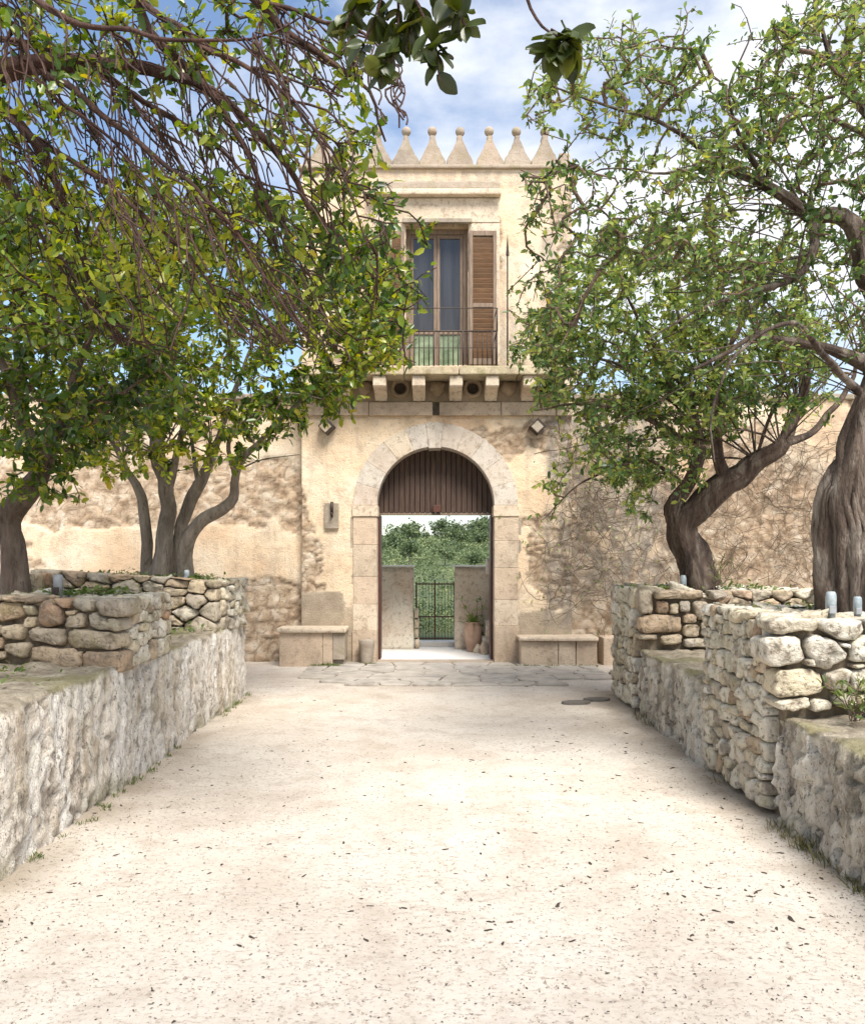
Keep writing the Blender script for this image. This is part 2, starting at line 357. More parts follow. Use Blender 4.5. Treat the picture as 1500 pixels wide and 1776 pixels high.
# ------------------------------------------------------------------ ground
def ground_h(x, y):
    p = np.stack([np.asarray(x, float), np.asarray(y, float), np.zeros(np.shape(x))], -1)
    return (fbm(p, 0.9, 4, 3) - 0.5) * 0.03 + (fbm(p, 6, 3, 9) - 0.5) * 0.012 - 0.008
def build_ground():
    xs = np.unique(np.concatenate([np.linspace(-700, -12, 16), np.arange(-12, -3, 0.5), np.arange(-3, 3.01, 0.06), np.arange(3.5, 12, 0.5), np.linspace(12, 700, 16)]))
    ys = np.unique(np.concatenate([np.linspace(-700, -6, 16), np.arange(-6, 1.5, 0.5), np.arange(1.5, 12.8, 0.07), np.arange(13, 20, 0.5), np.linspace(20, 900, 20)]))
    X, Y = np.meshgrid(xs, ys); n = X.size
    pts = np.stack([X.ravel(), Y.ravel(), np.zeros(n)], 1)
    near = (np.abs(pts[:, 0]) < 3) & (pts[:, 1] > 1.5) & (pts[:, 1] < 12.5)
    pts[:, 2] = np.where(near, ground_h(pts[:, 0], pts[:, 1]), -0.008)
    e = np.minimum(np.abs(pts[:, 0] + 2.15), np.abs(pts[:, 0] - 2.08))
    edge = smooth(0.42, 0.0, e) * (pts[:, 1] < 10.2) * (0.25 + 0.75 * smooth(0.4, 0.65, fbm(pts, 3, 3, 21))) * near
    idx = np.arange(n).reshape(X.shape)
    F = np.stack([idx[:-1, :-1], idx[:-1, 1:], idx[1:, 1:], idx[1:, :-1]], -1).reshape(-1, 4)
    me = np_mesh('ground', pts, F); attr(me, 'edge', edge * 0.75)
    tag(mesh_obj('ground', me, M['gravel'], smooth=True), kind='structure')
build_ground()

# ------------------------------------------------------------------ gatehouse facade
FY = 12.8
fx = lambda px, Y=FY: (px - 750.0) / FPX * Y
fz = lambda py, Y=FY: EYE - (py - 962.0) / FPX * Y
DXC, DHW, DSPR = fx(755.5), 0.866, fz(876.5)      # door: centre, half width, spring line
ROUT = 1.215
TX0, TX1 = fx(524), fx(991)
TOPZ = fz(295)
WX0, WX1, WZ0, WZ1 = fx(703), fx(812), fz(634), fz(392)
gate = thing('gatehouse', 'weathered cream stone gatehouse tower with arched gateway, balcony and spiked parapet', 'gatehouse', (0, FY, 0))

def relief_wall(name, parent, x0, x1, z0, z1, res, Y, biases, hole, seed, rub_def=0.5, dirt_b=()):
    nx, nz_ = int((x1 - x0) / res) + 1, int((z1 - z0) / res) + 1
    xs, zs = np.linspace(x0, x1, nx), np.linspace(z0, z1, nz_)
    X, Z = np.meshgrid(xs, zs); p3 = np.stack([X, np.full_like(X, seed * 3.1), Z], -1)
    n = fbm(p3, 1.5, 5, seed) ; n2 = fbm(p3, 7, 4, seed + 5)
    val = (n - rub_def) * 3.2 + (n2 - 0.5) * 1.1
    cem = np.zeros_like(X) ; dirt = np.zeros_like(X)
    for (cx, cy, rx, ry, b) in biases:
        ax, az_, bx_, bz = fx(cx), fz(cy), rx * Y / FPX, ry * Y / FPX
        d = np.sqrt(((X - ax) / bx_) ** 2 + ((Z - az_) / bz) ** 2)
        val = val + b * smooth(1.25, 0.6, d)
    for (cx, cy, rx, ry, b) in dirt_b:
        ax, az_, bx_, bz = fx(cx), fz(cy), rx * Y / FPX, ry * Y / FPX
        d = np.maximum(np.abs(X - ax) / bx_, np.abs(Z - az_) / bz) + (n2 - .5) * 0.5
        if b > 0: dirt = np.maximum(dirt, b * smooth(1.15, 0.75, d))
        else: cem = np.maximum(cem, -b * smooth(1.05, 0.98, d))
    pm = smooth(-0.06, 0.06, val)
    wob = np.stack([fbm(p3, 3, 3, seed + 31), fbm(p3, 3, 3, seed + 32)], -1) - 0.5
    f1, ed, cid = voro(X / 0.17 + wob[..., 0] * 2.0, Z / 0.115 + wob[..., 1] * 2.0, seed)
    rub = smooth(0.02, 0.30, ed) * 0.07 + (cid - 0.5) * 0.035 + (n2 - .5) * 0.06 - 0.05
    h = pm * (0.03 + (n - .5) * 0.02 + (n2 - .5) * 0.012) + (1 - pm) * rub * 0.8
    h = np.maximum(h, cem * (0.045 + (n2 - .5) * 0.01))
    V = np.stack([X, Y - h, Z], -1).reshape(-1, 3)
    idx = np.arange(nx * nz_).reshape(nz_, nx)
    F = np.stack([idx[:-1, :-1], idx[:-1, 1:], idx[1:, 1:], idx[1:, :-1]], -1).reshape(-1, 4)
    cx_ = (X[:-1, :-1] + X[1:, 1:]).ravel() / 2; cz_ = (Z[:-1, :-1] + Z[1:, 1:]).ravel() / 2
    F = F[~hole(cx_, cz_)]
    me = np_mesh(name, V, F)
    attr(me, 'plaster', pm.ravel()); attr(me, 'cement', cem.ravel()); attr(me, 'dirt', dirt.ravel()); attr(me, 'cell', cid.ravel()); attr(me, 'joint', ed.ravel())
    return mesh_obj(name, me, M['plaster'], parent, smooth=True)
def tower_hole(x, z):
    r = np.hypot(x - DXC, z - DSPR)
    d = ((z < DSPR) & (np.abs(x - DXC) < ROUT - 0.1)) | ((z >= DSPR) & (r < ROUT - 0.1))
    d = d | ((z > fz(697, FY - .06) + .02) & (z < fz(649, FY - .55) - .02))
    wdw = (x > WX0) & (x < WX1) & (z > WZ0) & (z < WZ1)
    return d | wdw
B_T = [(560, 800, 80, 130, 0.9), (757, 700, 260, 50, 0.8), (930, 900, 60, 140, 0.55), (930, 420, 60, 150, 0.9), (757, 320, 220, 40, 0.5),
       (590, 960, 40, 100, 0.6), (505, 900, 28, 120, -1.6), (970, 380, 22, 22, -1.6), (975, 455, 20, 40, -1.5), (968, 620, 30, 90, -1.0), (960, 970, 50, 90, -1.0), (545, 1000, 30, 60, -0.8), (590, 430, 70, 160, 0.2),
       (855, 280, 180, 14, -0.5)]
D_T = [(537, 1062, 62, 34, -1.0), (612, 1108, 20, 55, -0.8), (975, 1100, 85, 42, -0.9), (985, 880, 42, 210, 0.95), (757, 312, 230, 14, 0.5), (950, 300, 45, 60, 0.5), (757, 615, 260, 30, 0.55), (640, 450, 70, 200, .45), (880, 590, 60, 60, .6), (965, 440, 30, 110, .7), (757, 1120, 250, 40, .3)]
relief_wall('wall', gate, TX0, TX1, -0.02, TOPZ, 0.026, FY, B_T, tower_hole, 3, 0.485, D_T)

def prism(name, mat, parent, outer, holes, y0, y1):
    polys = [[Vector((x, z, 0)) for x, z in outer]] + [[Vector((x, z, 0)) for x, z in hh] for hh in holes]
    flat = [p for pl in polys for p in pl]; tri = tessellate_polygon(polys)
    n = len(flat)
    V = [(p.x, y0, p.y) for p in flat] + [(p.x, y1, p.y) for p in flat]
    T = [list(t) for t in tri] + [[a + n for a in reversed(t)] for t in tri]
    Q = []; o = 0
    for pl in polys:
        m = len(pl)
        for i in range(m): Q.append([o + i, o + (i + 1) % m, o + (i + 1) % m + n, o + i + n])
        o += m
    bm = bmesh.new(); vs_ = [bm.verts.new(v) for v in V]
    for f in T + Q:
        try: bm.faces.new([vs_[i] for i in f])
        except ValueError: pass
    me = bm_mesh(name, bm)
    for nm in ('plaster', 'joint'): attr(me, nm, np.ones(len(me.vertices)))
    return mesh_obj(name, me, mat, parent)
arc = [(DXC + 1.05 * math.cos(a), DSPR + 1.05 * math.sin(a)) for a in np.linspace(0, math.pi, 25)]
outline = [(TX0 + .02, -0.02), (DXC - 1.05, -0.02)] + list(reversed(arc)) + [(DXC + 1.05, -0.02), (TX1 - .02, -0.02), (TX1 - .02, TOPZ - .02), (TX0 + .02, TOPZ - .02)]
whole = [(WX0, WZ0), (WX0, WZ1), (WX1, WZ1), (WX1, WZ0)]
prism('wall_core', M['plaster'], gate, outline, [whole], FY + 0.05, FY + 0.30)
prism('wall_back', M['plaster'], gate, outline, [], FY + 0.302, FY + 0.75)

# arch stones
def voussoir(a0, a1, r0, r1, y0, y1, name='voussoir'):
    bm = bmesh.new(); k = 5; rings = []
    for y in (y0, y1):
        pts = [(r0, a) for a in np.linspace(a0, a1, k)] + [(r1, a) for a in np.linspace(a1, a0, k)]
        rings.append([bm.verts.new((DXC + r * math.cos(a), y, DSPR + r * math.sin(a))) for r, a in pts])
    m = 2 * k
    bm.faces.new(rings[0]); bm.faces.new(rings[1][::-1])
    for i in range(m): bm.faces.new([rings[0][i], rings[1][i], rings[1][(i + 1) % m], rings[0][(i + 1) % m]])
    bmesh.ops.recalc_face_normals(bm, faces=bm.faces[:])
    fr = [e for e in bm.edges if e.is_manifold and e.calc_face_angle(0) > 0.6 and all(v.co.y < (y0 + y1) / 2 for v in e.verts)]
    bmesh.ops.bevel(bm, geom=fr, offset=0.005, segments=2, affect='EDGES', profile=0.5)
    return mesh_obj(name, bm_mesh(name, bm), M['arch_stone'] if random.random() < .8 else M['pale'], gate)
NV = 11
das = np.array([1.0 + RNG.uniform(-.12, .12) for _ in range(NV)]); das[NV // 2] = 0.72; das = das / das.sum() * math.pi
a = 0.0
for i in range(NV):
    g = 0.0008
    y0 = FY - (0.055 if i == NV // 2 else 0.04) - random.uniform(0, .006)
    voussoir(a + g, a + das[i] - g, DHW - (0.02 if i == NV // 2 else 0), ROUT + (0.012 if i == NV // 2 else random.uniform(-.004, .004)), y0, FY + 0.6)
    a += das[i]
for s in (-1, 1):
    xi, xo = DXC + s * DHW, DXC + s * ROUT
    lo, hi = min(xi, xo), max(xi, xo)
    box('impost', M['pale'], gate, lo - 0.015, hi + 0.015, FY - 0.065, FY + 0.6, fz(896), DSPR - 0.004, 0.012)
    cuts = [fz(896) - .004, fz(945), fz(1000), fz(1048), fz(1093), -0.02] if s < 0 else [fz(896) - .004, fz(938), fz(985), fz(1040), fz(1085), -0.02]
    for i in range(5):
        ww = 0.012 if i == 4 else random.uniform(-.004, .006)
        box('jamb_stone', M['trim'] if i != 3 else M['pale'], gate, lo - (ww if s < 0 else 0), hi + (ww if s > 0 else 0), FY - 0.045 - (0.02 if i == 4 else random.uniform(0, .006)), FY + 0.6, cuts[i + 1] + 0.0015, cuts[i] - 0.001, 0.007, 0.002)
    # outer grey stone moulding
    box('arch_fillet', M['grey_stone'], gate, (hi if s > 0 else lo - 0.05), (hi + 0.05 if s > 0 else lo), FY - 0.03, FY + .1, fz(1090), fz(897), 0.008)

# boarded tympanum
ty = thing_ty = bpy.data.objects.new('tympanum', None); link(ty, gate); ty.location = (0, 0.0, 0)
TYY = FY + 0.30; tz0 = fz(890, TYY)
npl = 22; pw = 2 * DHW / npl
for i in range(npl):
    xa = DXC - DHW + i * pw + 0.003; xb = xa + pw - 0.006
    def top(x): return DSPR + math.sqrt(max(0.0, DHW ** 2 - (x - DXC) ** 2)) + 0.06
    dy = random.uniform(-.004, .004)
    bm = bmesh.new()
    pr = [(xa, tz0), (xb, tz0), (xb, max(tz0 + .1, top(xb))), ((xa + xb) / 2, top((xa + xb) / 2)), (xa, max(tz0 + .1, top(xa)))]
    f = bm.faces.new([bm.verts.new((x, TYY + dy, z)) for x, z in pr])
    ex = bmesh.ops.extrude_face_region(bm, geom=[f])
    for v in [g for g in ex['geom'] if isinstance(g, bmesh.types.BMVert)]: v.co.y += 0.04
    bmesh.ops.recalc_face_normals(bm, faces=bm.faces[:])
    bmesh.ops.bevel(bm, geom=[e for e in bm.edges if all(v.co.y < TYY + .02 for v in e.verts)], offset=0.006, segments=1, affect='EDGES')
    mesh_obj('plank', bm_mesh('plank', bm), M['door_wood'], ty)
prism('backing_board', M['door_wood'], ty, [(DXC - DHW + .01, tz0 + .01), (DXC + DHW - .01, tz0 + .01)] + [(DXC + .9 * math.cos(a), DSPR + .9 * math.sin(a)) for a in np.linspace(0, math.pi, 21)], [], TYY + .045, TYY + .065)
box('lintel_rail', M['frame_wood'], gate, DXC - DHW, DXC + DHW, TYY - 0.01, TYY + .09, tz0 - 0.03, tz0 - .002, 0.004)
bx = DXC + 0.02
o = box('lock_box', M['rust'], gate, bx - .06, bx + .06, TYY - .09, TYY - .006, tz0 + 0.01, tz0 + 0.12, 0.008)
box('door_jamb', M['rust'], gate, DXC - DHW, DXC - DHW + .035, FY + 0.25, FY + 0.62, 0.0, tz0 - .034, 0.004)
box('door_jamb', M['rust'], gate, DXC + DHW - .035, DXC + DHW, FY + 0.25, FY + 0.62, 0.0, tz0 - .034, 0.004)
box('threshold', M['grey_stone'], gate, DXC - DHW + .002, DXC + DHW - .002, FY - 0.06, FY + 0.24, -0.03, 0.02, 0.01)

# string course and machicolated frieze
SLY = FY - 0.55
slz0, slz1 = fz(649, SLY), fz(633, SLY)
FRY = FY - 0.06
frz0 = fz(697, FRY)
slx = (fx(750, FRY), fx(762, FRY))
for x0, x1 in ((TX0 - .03, fx(640)), (fx(640) + .005, slx[0]), (slx[1], fx(868)), (fx(868) + .005, TX1 + .03)):
    box('string_course', M['trim'], gate, x0, x1, FRY - 0.03, FY + .05, fz(720, FRY - .03), frz0 - .004, 0.014, .002)
box('slot_shade_back', M['core'], gate, slx[0] - .01, slx[1] + .01, FY - .05, FY + .02, fz(719, FRY - .03), frz0 - .006, 0)  # dark box paints the shade of a deeper slot
corb = [528, 593, 658, 726, 791, 854, 919, 985]
cX = [fx(c, SLY + .05) for c in corb]
def ring_panel(x0, x1, zc0, zc1, kind):
    xc, zc = (x0 + x1) / 2, fz(673, FRY)
    if kind == 'hole':
        circ = [(xc + .088 * math.cos(a), zc + .088 * math.sin(a)) for a in np.linspace(0, 2 * math.pi, 21)[:-1]]
        o = prism('frieze_panel', M['frieze'], gate, [(x0, zc0), (x1, zc0), (x1, zc1), (x0, zc1)], [circ[::-1]], FRY, FY + .02)
        bm = bmesh.new(); n = 22; rg = []
        prof = [(.092, 0), (.102, -.025), (.125, -.03), (.145, -.018), (.152, 0.004)]
        for i in range(n):
            t = 2 * math.pi * i / n; rg.append([bm.verts.new((xc + r * math.cos(t), FRY + d, zc + r * math.sin(t))) for r, d in prof])
        for i in range(n):
            for j in range(len(prof) - 1): bm.faces.new([rg[i][j], rg[(i + 1) % n][j], rg[(i + 1) % n][j + 1], rg[i][j + 1]])
        r = mesh_obj('ring_moulding', bm_mesh('ring', bm), M['frieze'], o, True); r.location = (0, 0, 0)
        box('opening_shade_back', M['core'], o, xc - .1, xc + .1, FY + .021, FY + .03, zc - .1, zc + .1, 0).location = (0, 0, 0)  # dark plate stands for the shade inside the round opening
    else:
        o = box('frieze_panel', M['frieze'], gate, x0, x1, FRY, FY + .02, zc0, zc1, 0.006)
        bm = bmesh.new(); bmesh.ops.create_icosphere(bm, subdivisions=3, radius=1.0)
        P0 = np.array([v.co[:] for v in bm.verts]); nn = fbm(P0, 1.7, 3, 4) - .5
        for v, q in zip(bm.verts, nn): v.co = Vector((xc + v.co.x * .125 * (1 + q), FRY + v.co.y * .07 * (1 + q), zc - .01 + v.co.z * .115 * (1 + q)))
        mesh_obj('carved_boss', bm_mesh('boss', bm), M['frieze'], o, True).location = (0, 0, 0)
kinds = ['hole', 'boss', 'hole', 'boss', 'hole', 'boss', 'hole']
for i in range(7):
    ring_panel(cX[i] + .035, cX[i + 1] - .035, frz0, slz0 - .003, kinds[i])
for i, x in enumerate(cX):
    box('pilaster', M['frieze'], gate, x - .033, x + .033, FRY - .045, FY + .03, frz0, slz0 - .003, 0.006)
    # corbel: quarter-round profile
    bm = bmesh.new(); hw = 0.093
    yb, yf, zt = FRY - .046, SLY + .04, slz0 - .003
    pr = [(yb, zt), (yf, zt), (yf, zt - .15), (yf + .03, zt - .165), (yf + .10, zt - .16)]
    for t in np.linspace(0, math.pi / 2, 6): pr.append((yf + .11 + (yb - yf - .11) * math.sin(t) , zt - .16 - .14 * (1 - math.cos(t))))
    pr.append((yb, zt - .30))
    a_ = [bm.verts.new((x - hw, y, z)) for y, z in pr]; b_ = [bm.verts.new((x + hw, y, z)) for y, z in pr]
    bm.faces.new(a_); bm.faces.new(b_[::-1])
    for j in range(len(pr)): bm.faces.new([a_[j], b_[j], b_[(j + 1) % len(pr)], a_[(j + 1) % len(pr)]])
    bmesh.ops.remove_doubles(bm, verts=bm.verts[:], dist=1e-4)
    bmesh.ops.recalc_face_normals(bm, faces=bm.faces[:])
    bmesh.ops.bevel(bm, geom=[e for e in bm.edges if e.is_manifold and e.calc_face_angle(0) > .7], offset=.008, segments=2, affect='EDGES')
    mesh_obj('corbel', bm_mesh('corbel', bm), M['pale'], gate)
sl_edges = [TX0 - .05, fx(600, SLY), fx(700, SLY), fx(796, SLY), fx(900, SLY), TX1 + .05]
for i in range(5):
    box('balcony_slab', M['mossy'], gate, sl_edges[i] + .003, sl_edges[i + 1] - .003, SLY - random.uniform(0, .012), FY + .03, slz0, slz1 - random.uniform(0, .01), 0.018, .003)

# balcony window
box('window_lintel', M['pale'], gate, fx(648), fx(866), FY - 0.065, FY + .04, fz(388), fz(346), 0.008)
box('window_hood', M['pale'], gate, fx(640), fx(868), FY - 0.19, FY + .03, fz(345), fz(335), 0.02)
box('hood_shelf', M['grey_stone'], gate, fx(648), fx(866), FY - 0.12, FY + .03, fz(334.6), fz(318), 0.03, .006)
box('drip_slab', M['grey_stone'], gate, fx(698), fx(818), FY - 0.14, FY - .066, fz(391), fz(384), 0.006)
for s, (a0, a1) in enumerate(((648, 702.5), (812.5, 866))):
    box('window_jamb', M['pale'], gate, fx(a0), fx(a1), FY - 0.055, FY + .04, WZ0, fz(388.4), 0.006)
WY = FY + 0.12
win = bpy.data.objects.new('window', None); link(win, gate); win.location = (0, 0, 0)
def wbox(nm, m, a0, a1, z0, z1, y0, y1, b=.004): return box(nm, m, win, a0, a1, y0, y1, z0, z1, b)
wbox('frame_post', M['frame_wood'], WX0 + .002, WX0 + .07, WZ0, WZ1 - .002, WY, WY + .08)
wbox('frame_post', M['frame_wood'], WX1 - .07, WX1 - .002, WZ0, WZ1 - .002, WY, WY + .08)
wbox('frame_head', M['frame_wood'], WX0 + .072, WX1 - .072, WZ1 - .075, WZ1 - .002, WY, WY + .08)
xm = (WX0 + WX1) / 2; zr = fz(572)
for (a0, a1) in ((WX0 + .072, xm - .002), (xm + .002, WX1 - .072)):
    wbox('sash_stile', M['frame_wood'], a0, a0 + .045, WZ0, WZ1 - .077, WY + .02, WY + .07)
    wbox('sash_stile', M['frame_wood'], a1 - .045, a1, WZ0, WZ1 - .077, WY + .02, WY + .07)
    wbox('sash_rail', M['frame_wood'], a0 + .046, a1 - .046, zr - .03, zr + .03, WY + .025, WY + .068)
    wbox('sash_rail', M['frame_wood'], a0 + .046, a1 - .046, WZ1 - .13, WZ1 - .078, WY + .025, WY + .068)
    wbox('pane', M['glass'], a0 + .04, a1 - .04, zr + .025, WZ1 - .12, WY + .045, WY + .052, 0)
    wbox('pane', M['glass_green'], a0 + .04, a1 - .04, WZ0, zr - .025, WY + .045, WY + .052, 0)
def shutter(px0, px1):
    sh = bpy.data.objects.new('shutter', None); link(sh, gate); sh.location = (0, 0, 0)
    x0, x1 = fx(px0, FY - .1), fx(px1, FY - .1); z0, z1 = fz(632, FY - .1), fz(400, FY - .1); y0, y1 = FY - .115, FY - .062
    for a0, a1 in ((x0, x0 + .05), (x1 - .05, x1)): box('stile', M['frame_wood'], sh, a0, a1, y0, y1, z0, z1, .004)
    for q0, q1 in ((z0, z0 + .09), (z1 - .07, z1), ((z0 + z1) / 2 - .14, (z0 + z1) / 2 - .08)): box('rail', M['frame_wood'], sh, x0 + .051, x1 - .051, y0 + .004, y1 - .004, q0, q1, .003)
    zz = z0 + .12; base = None
    while zz < z1 - .09:
        if not ((z0 + z1) / 2 - .17 < zz < (z0 + z1) / 2 - .06):
            bm = bmesh.new(); add_box(bm, x0 + .049, x1 - .049, -.006, .006, -.042, .042, .003)
            bmesh.ops.rotate(bm, verts=bm.verts[:], cent=(0, 0, 0), matrix=Matrix.Rotation(R(24 + random.uniform(-3, 3)), 3, 'X'))
            bmesh.ops.translate(bm, verts=bm.verts[:], vec=(0, (y0 + y1) / 2, zz))
            mesh_obj('slat', bm_mesh('slat', bm), M['shutter'], sh)
        zz += .074
shutter(814, 861); shutter(654, 701)

# railing
rl = bpy.data.objects.new('railing', None); link(rl, gate); rl.location = (0, 0, 0)
RY = SLY + .06; rx0, rx1 = fx(651, RY), fx(862, RY); rz = fz(574, RY); rz2 = fz(534, RY)
def rod(nm, p, q, r, mat, parent, sides=8):
    p, q = Vector(p), Vector(q); d = (q - p); L = d.length
    bm = bmesh.new(); bmesh.ops.create_cone(bm, cap_ends=True, segments=sides, radius1=r, radius2=r, depth=L)
    bmesh.ops.transform(bm, matrix=Matrix.Translation((p + q) / 2) @ d.to_track_quat('Z', 'Y').to_matrix().to_4x4(), verts=bm.verts[:])
    return mesh_obj(nm, bm_mesh(nm, bm), mat, parent, True)
for i in range(26):
    x = rx0 + (rx1 - rx0) * i / 25
    rod('baluster', (x, RY, slz1 - .01), (x, RY, rz), .008 if i % 6 else .012, M['iron'], rl)
rod('handrail', (rx0, RY, rz), (rx1, RY, rz), .012, M['iron'], rl)
rod('lower_rail', (rx0, RY, fz(603, RY)), (rx1, RY, fz(603, RY)), .006, M['iron'], rl)
rod('upper_rail', (rx0, RY, rz2), (rx1, RY, rz2), .007, M['iron'], rl)
for x in (rx0, rx1):
    rod('corner_post', (x, RY, rz), (x, RY, rz2), .011, M['iron'], rl)
    rod('side_rail', (x, RY, rz), (x, FY - .05, rz), .010, M['iron'], rl)
    rod('side_rail', (x, RY, rz2), (x, FY - .05, rz2), .007, M['iron'], rl)
    for j in range(1, 4): rod('baluster', (x, RY + j * .13, slz1 - .01), (x, RY + j * .13, rz), .007, M['iron'], rl)
sx = fx(880, FY - .2)
sp = rod('iron_spear', (sx, FY - .2, slz1 - .01), (sx, FY - .2, fz(440, FY - .2)), .012, M['iron'], gate)
bm = bmesh.new(); bmesh.ops.create_cone(bm, cap_ends=True, segments=6, radius1=.028, radius2=.002, depth=.3); bmesh.ops.translate(bm, verts=bm.verts[:], vec=(sx, FY - .2, fz(440, FY - .2) + .13))
mesh_obj('spear_point', bm_mesh('spear_point', bm), M['iron'], sp).location = (0, 0, 0)

# cornice and merlons
box('cornice', M['grey_stone'], gate, TX0 - .06, TX1 + .06, FY - .09, FY + .8, TOPZ + .001, TOPZ + .055, 0.018)
MZ = TOPZ + .056
fpx = [560, 608, 656, 704, 750, 797, 849, 896, 944]
fxs = [fx(p, FY + .1) for p in fpx]
edges = [TX0 + .02] + [(fxs[i] + fxs[i + 1]) / 2 for i in range(8)] + [TX1 - .02]
ztop = fz(238, FY + .1); zb = fz(227, FY + .1)
for i, xc in enumerate(fxs):
    hw = min(xc - edges[i], edges[i + 1] - xc, .212) - .002
    H = ztop - MZ
    prof = []
    for t in np.linspace(0, 1, 9): prof.append((hw * ((1 - t) ** 1.35 * .86 + .14) if t < 1 else .045, MZ + .10 + (H - .10) * t))
    pts = [(hw, MZ)] + prof + [(-a, b) for a, b in reversed(prof)] + [(-hw, MZ)]
    bm = bmesh.new()
    q = random.uniform(-.01, .01)
    f = bm.faces.new([bm.verts.new((xc + a + random.uniform(-.006, .006), FY + .02, b + random.uniform(-.006, .006))) for a, b in pts])
    ex = bmesh.ops.extrude_face_region(bm, geom=[f])
    for v in [g for g in ex['geom'] if isinstance(g, bmesh.types.BMVert)]: v.co.y += .2
    bmesh.ops.recalc_face_normals(bm, faces=bm.faces[:])
    bmesh.ops.bevel(bm, geom=[e for e in bm.edges if e.calc_face_angle(0) > 1.0], offset=.014, segments=2, affect='EDGES')
    mo = mesh_obj('merlon', bm_mesh('merlon', bm), M['grey_stone'], gate)
    bm = bmesh.new(); bmesh.ops.create_uvsphere(bm, u_segments=18, v_segments=12, radius=.07)
    bmesh.ops.translate(bm, verts=bm.verts[:], vec=(xc + q, FY + .12, zb + random.uniform(-.004, .004)))
    mesh_obj('ball', bm_mesh('ball', bm), M['grey_stone'], mo, True).location = (0, 0, 0)
for x0, x1 in ((TX0 + .02, edges[0] + .06), (fxs[-1] + .215, TX1 - .02)):
    box('parapet_stub', M['grey_stone'], gate, min(x0, x1), max(x0, x1), FY + .02, FY + .22, MZ, MZ + .22, .03, .01)
# tie plate with hook on the facade
def hookplate():
    o = box('hook_plate', M['grey_stone'], gate, fx(564), fx(588), FY - .075, FY - .01, fz(917), fz(873), .006)
    q = rod('hook', (fx(577), FY - .11, fz(871)), (fx(577), FY - .11, fz(892)), .022, M['iron'], gate)
    rod('hook_tip', (fx(577), FY - .16, fz(891)), (fx(577), FY - .08, fz(896)), .018, M['iron'], gate)
hookplate()

# lower wings of the courtyard wall
WINGZ = fz(690)
WY_ = FY + 0.16
B_L = [(340, 955, 260, 48, 2.0), (240, 860, 260, 62, -1.6), (480, 900, 60, 150, -0.5), (470, 930, 12, 60, 1.6), (440, 1060, 60, 60, -1.2), (120, 760, 150, 40, -0.6)]
wl = thing('courtyard_wall', 'peeling plaster courtyard wall left of the gatehouse behind the left trees', 'wall', (-6, WY_, 0))
relief_wall('wall_face', wl, -9.0, TX0 + .05, -0.02, WINGZ, 0.034, WY_, B_L, lambda x, z: np.zeros(x.shape, bool), 11, 0.5, [(462, 900, 14, 130, 0.2)])
box('wall_body', M['grey_stone'], wl, -9.0, TX0 + .05, WY_ + .045, WY_ + .7, -0.02, WINGZ - .01, 0)
for i in range(18):
    x0 = -9.0 + i * (TX0 + 8.9) / 18
    box('coping_stone', M['grey_stone'], wl, x0 + .004, x0 + (TX0 + 8.9) / 18 - .004, WY_ - .08, WY_ + .74, WINGZ + .001, WINGZ + random.uniform(.07, .1), .02, .006)
B_R = [(1290, 930, 150, 120, -1.5), (1420, 800, 80, 80, 0.4), (1120, 850, 90, 180, 0.3), (1040, 1070, 60, 50, -0.9)]
wr = thing('courtyard_wall', 'stained rubble courtyard wall right of the gatehouse behind dry creepers', 'wall', (6, WY_, 0))
relief_wall('wall_face', wr, TX1 - .05, 9.0, -0.02, WINGZ, 0.034, WY_, B_R, lambda x, z: (x > fx(1064)) & (x < fx(1077)) & (z < fz(1084)) & (z > fz(1105)), 19, 0.5, [(1070, 860, 85, 190, 1.0), (1130, 860, 60, 190, 0.55), (1440, 760, 60, 80, .3)])
box('wall_body', M['grey_stone'], wr, TX1 - .05, 9.0, WY_ + .16, WY_ + .7, -0.02, WINGZ - .01, 0)
box('drain_recess', M['core'], wr, fx(1058), fx(1082), WY_ + .10, WY_ + .15, fz(1110), fz(1078), 0)
for i in range(18):
    x0 = TX1 + .05 + i * (8.9 - TX1) / 18
    box('coping_stone', M['grey_stone'], wr, x0 + .004, x0 + (8.9 - TX1) / 18 - .004, WY_ - .08, WY_ + .74, WINGZ + .001, WINGZ + random.uniform(.07, .1), .02, .006)

# ------------------------------------------------------------------ paving, yard beyond the gate, hillside
pav = bpy.data.objects.new('paving', None); COL.objects.link(pav); tag(pav, 'strip of worn grey flagstones before the gateway', None, None, 'structure')
def clip(poly, n, c):
    """keep side n.p <= c"""
    outp = []
    for i in range(len(poly)):
        a, b = poly[i], poly[(i + 1) % len(poly)]
        da, db = n[0] * a[0] + n[1] * a[1] - c, n[0] * b[0] + n[1] * b[1] - c
        if da <= 0: outp.append(a)
        if da * db < 0:
            t = da / (da - db); outp.append((a[0] + t * (b[0] - a[0]), a[1] + t * (b[1] - a[1])))
    return outp
def cells(seeds, rect, gap, asp=1.0):
    """voronoi cells (v scaled by asp) clipped to rect and inset by gap"""
    S = [(u, v * asp) for u, v in seeds]; u0, u1, v0, v1 = rect; res = []
    for i, (a, b) in enumerate(S):
        poly = [(u0, v0 * asp), (u1, v0 * asp), (u1, v1 * asp), (u0, v1 * asp)]
        for j, (c, d) in enumerate(S):
            if i == j: continue
            nx, ny = c - a, d - b; L = math.hypot(nx, ny)
            if L < 1e-6 or L > 2.2: continue
            nx, ny = nx / L, ny / L; cc = nx * (a + c) / 2 + ny * (b + d) / 2
            poly = clip(poly, (nx, ny), cc - gap / 2)
            if len(poly) < 3: break
        if len(poly) >= 3: res.append([(u, v / asp) for u, v in poly])
    return res
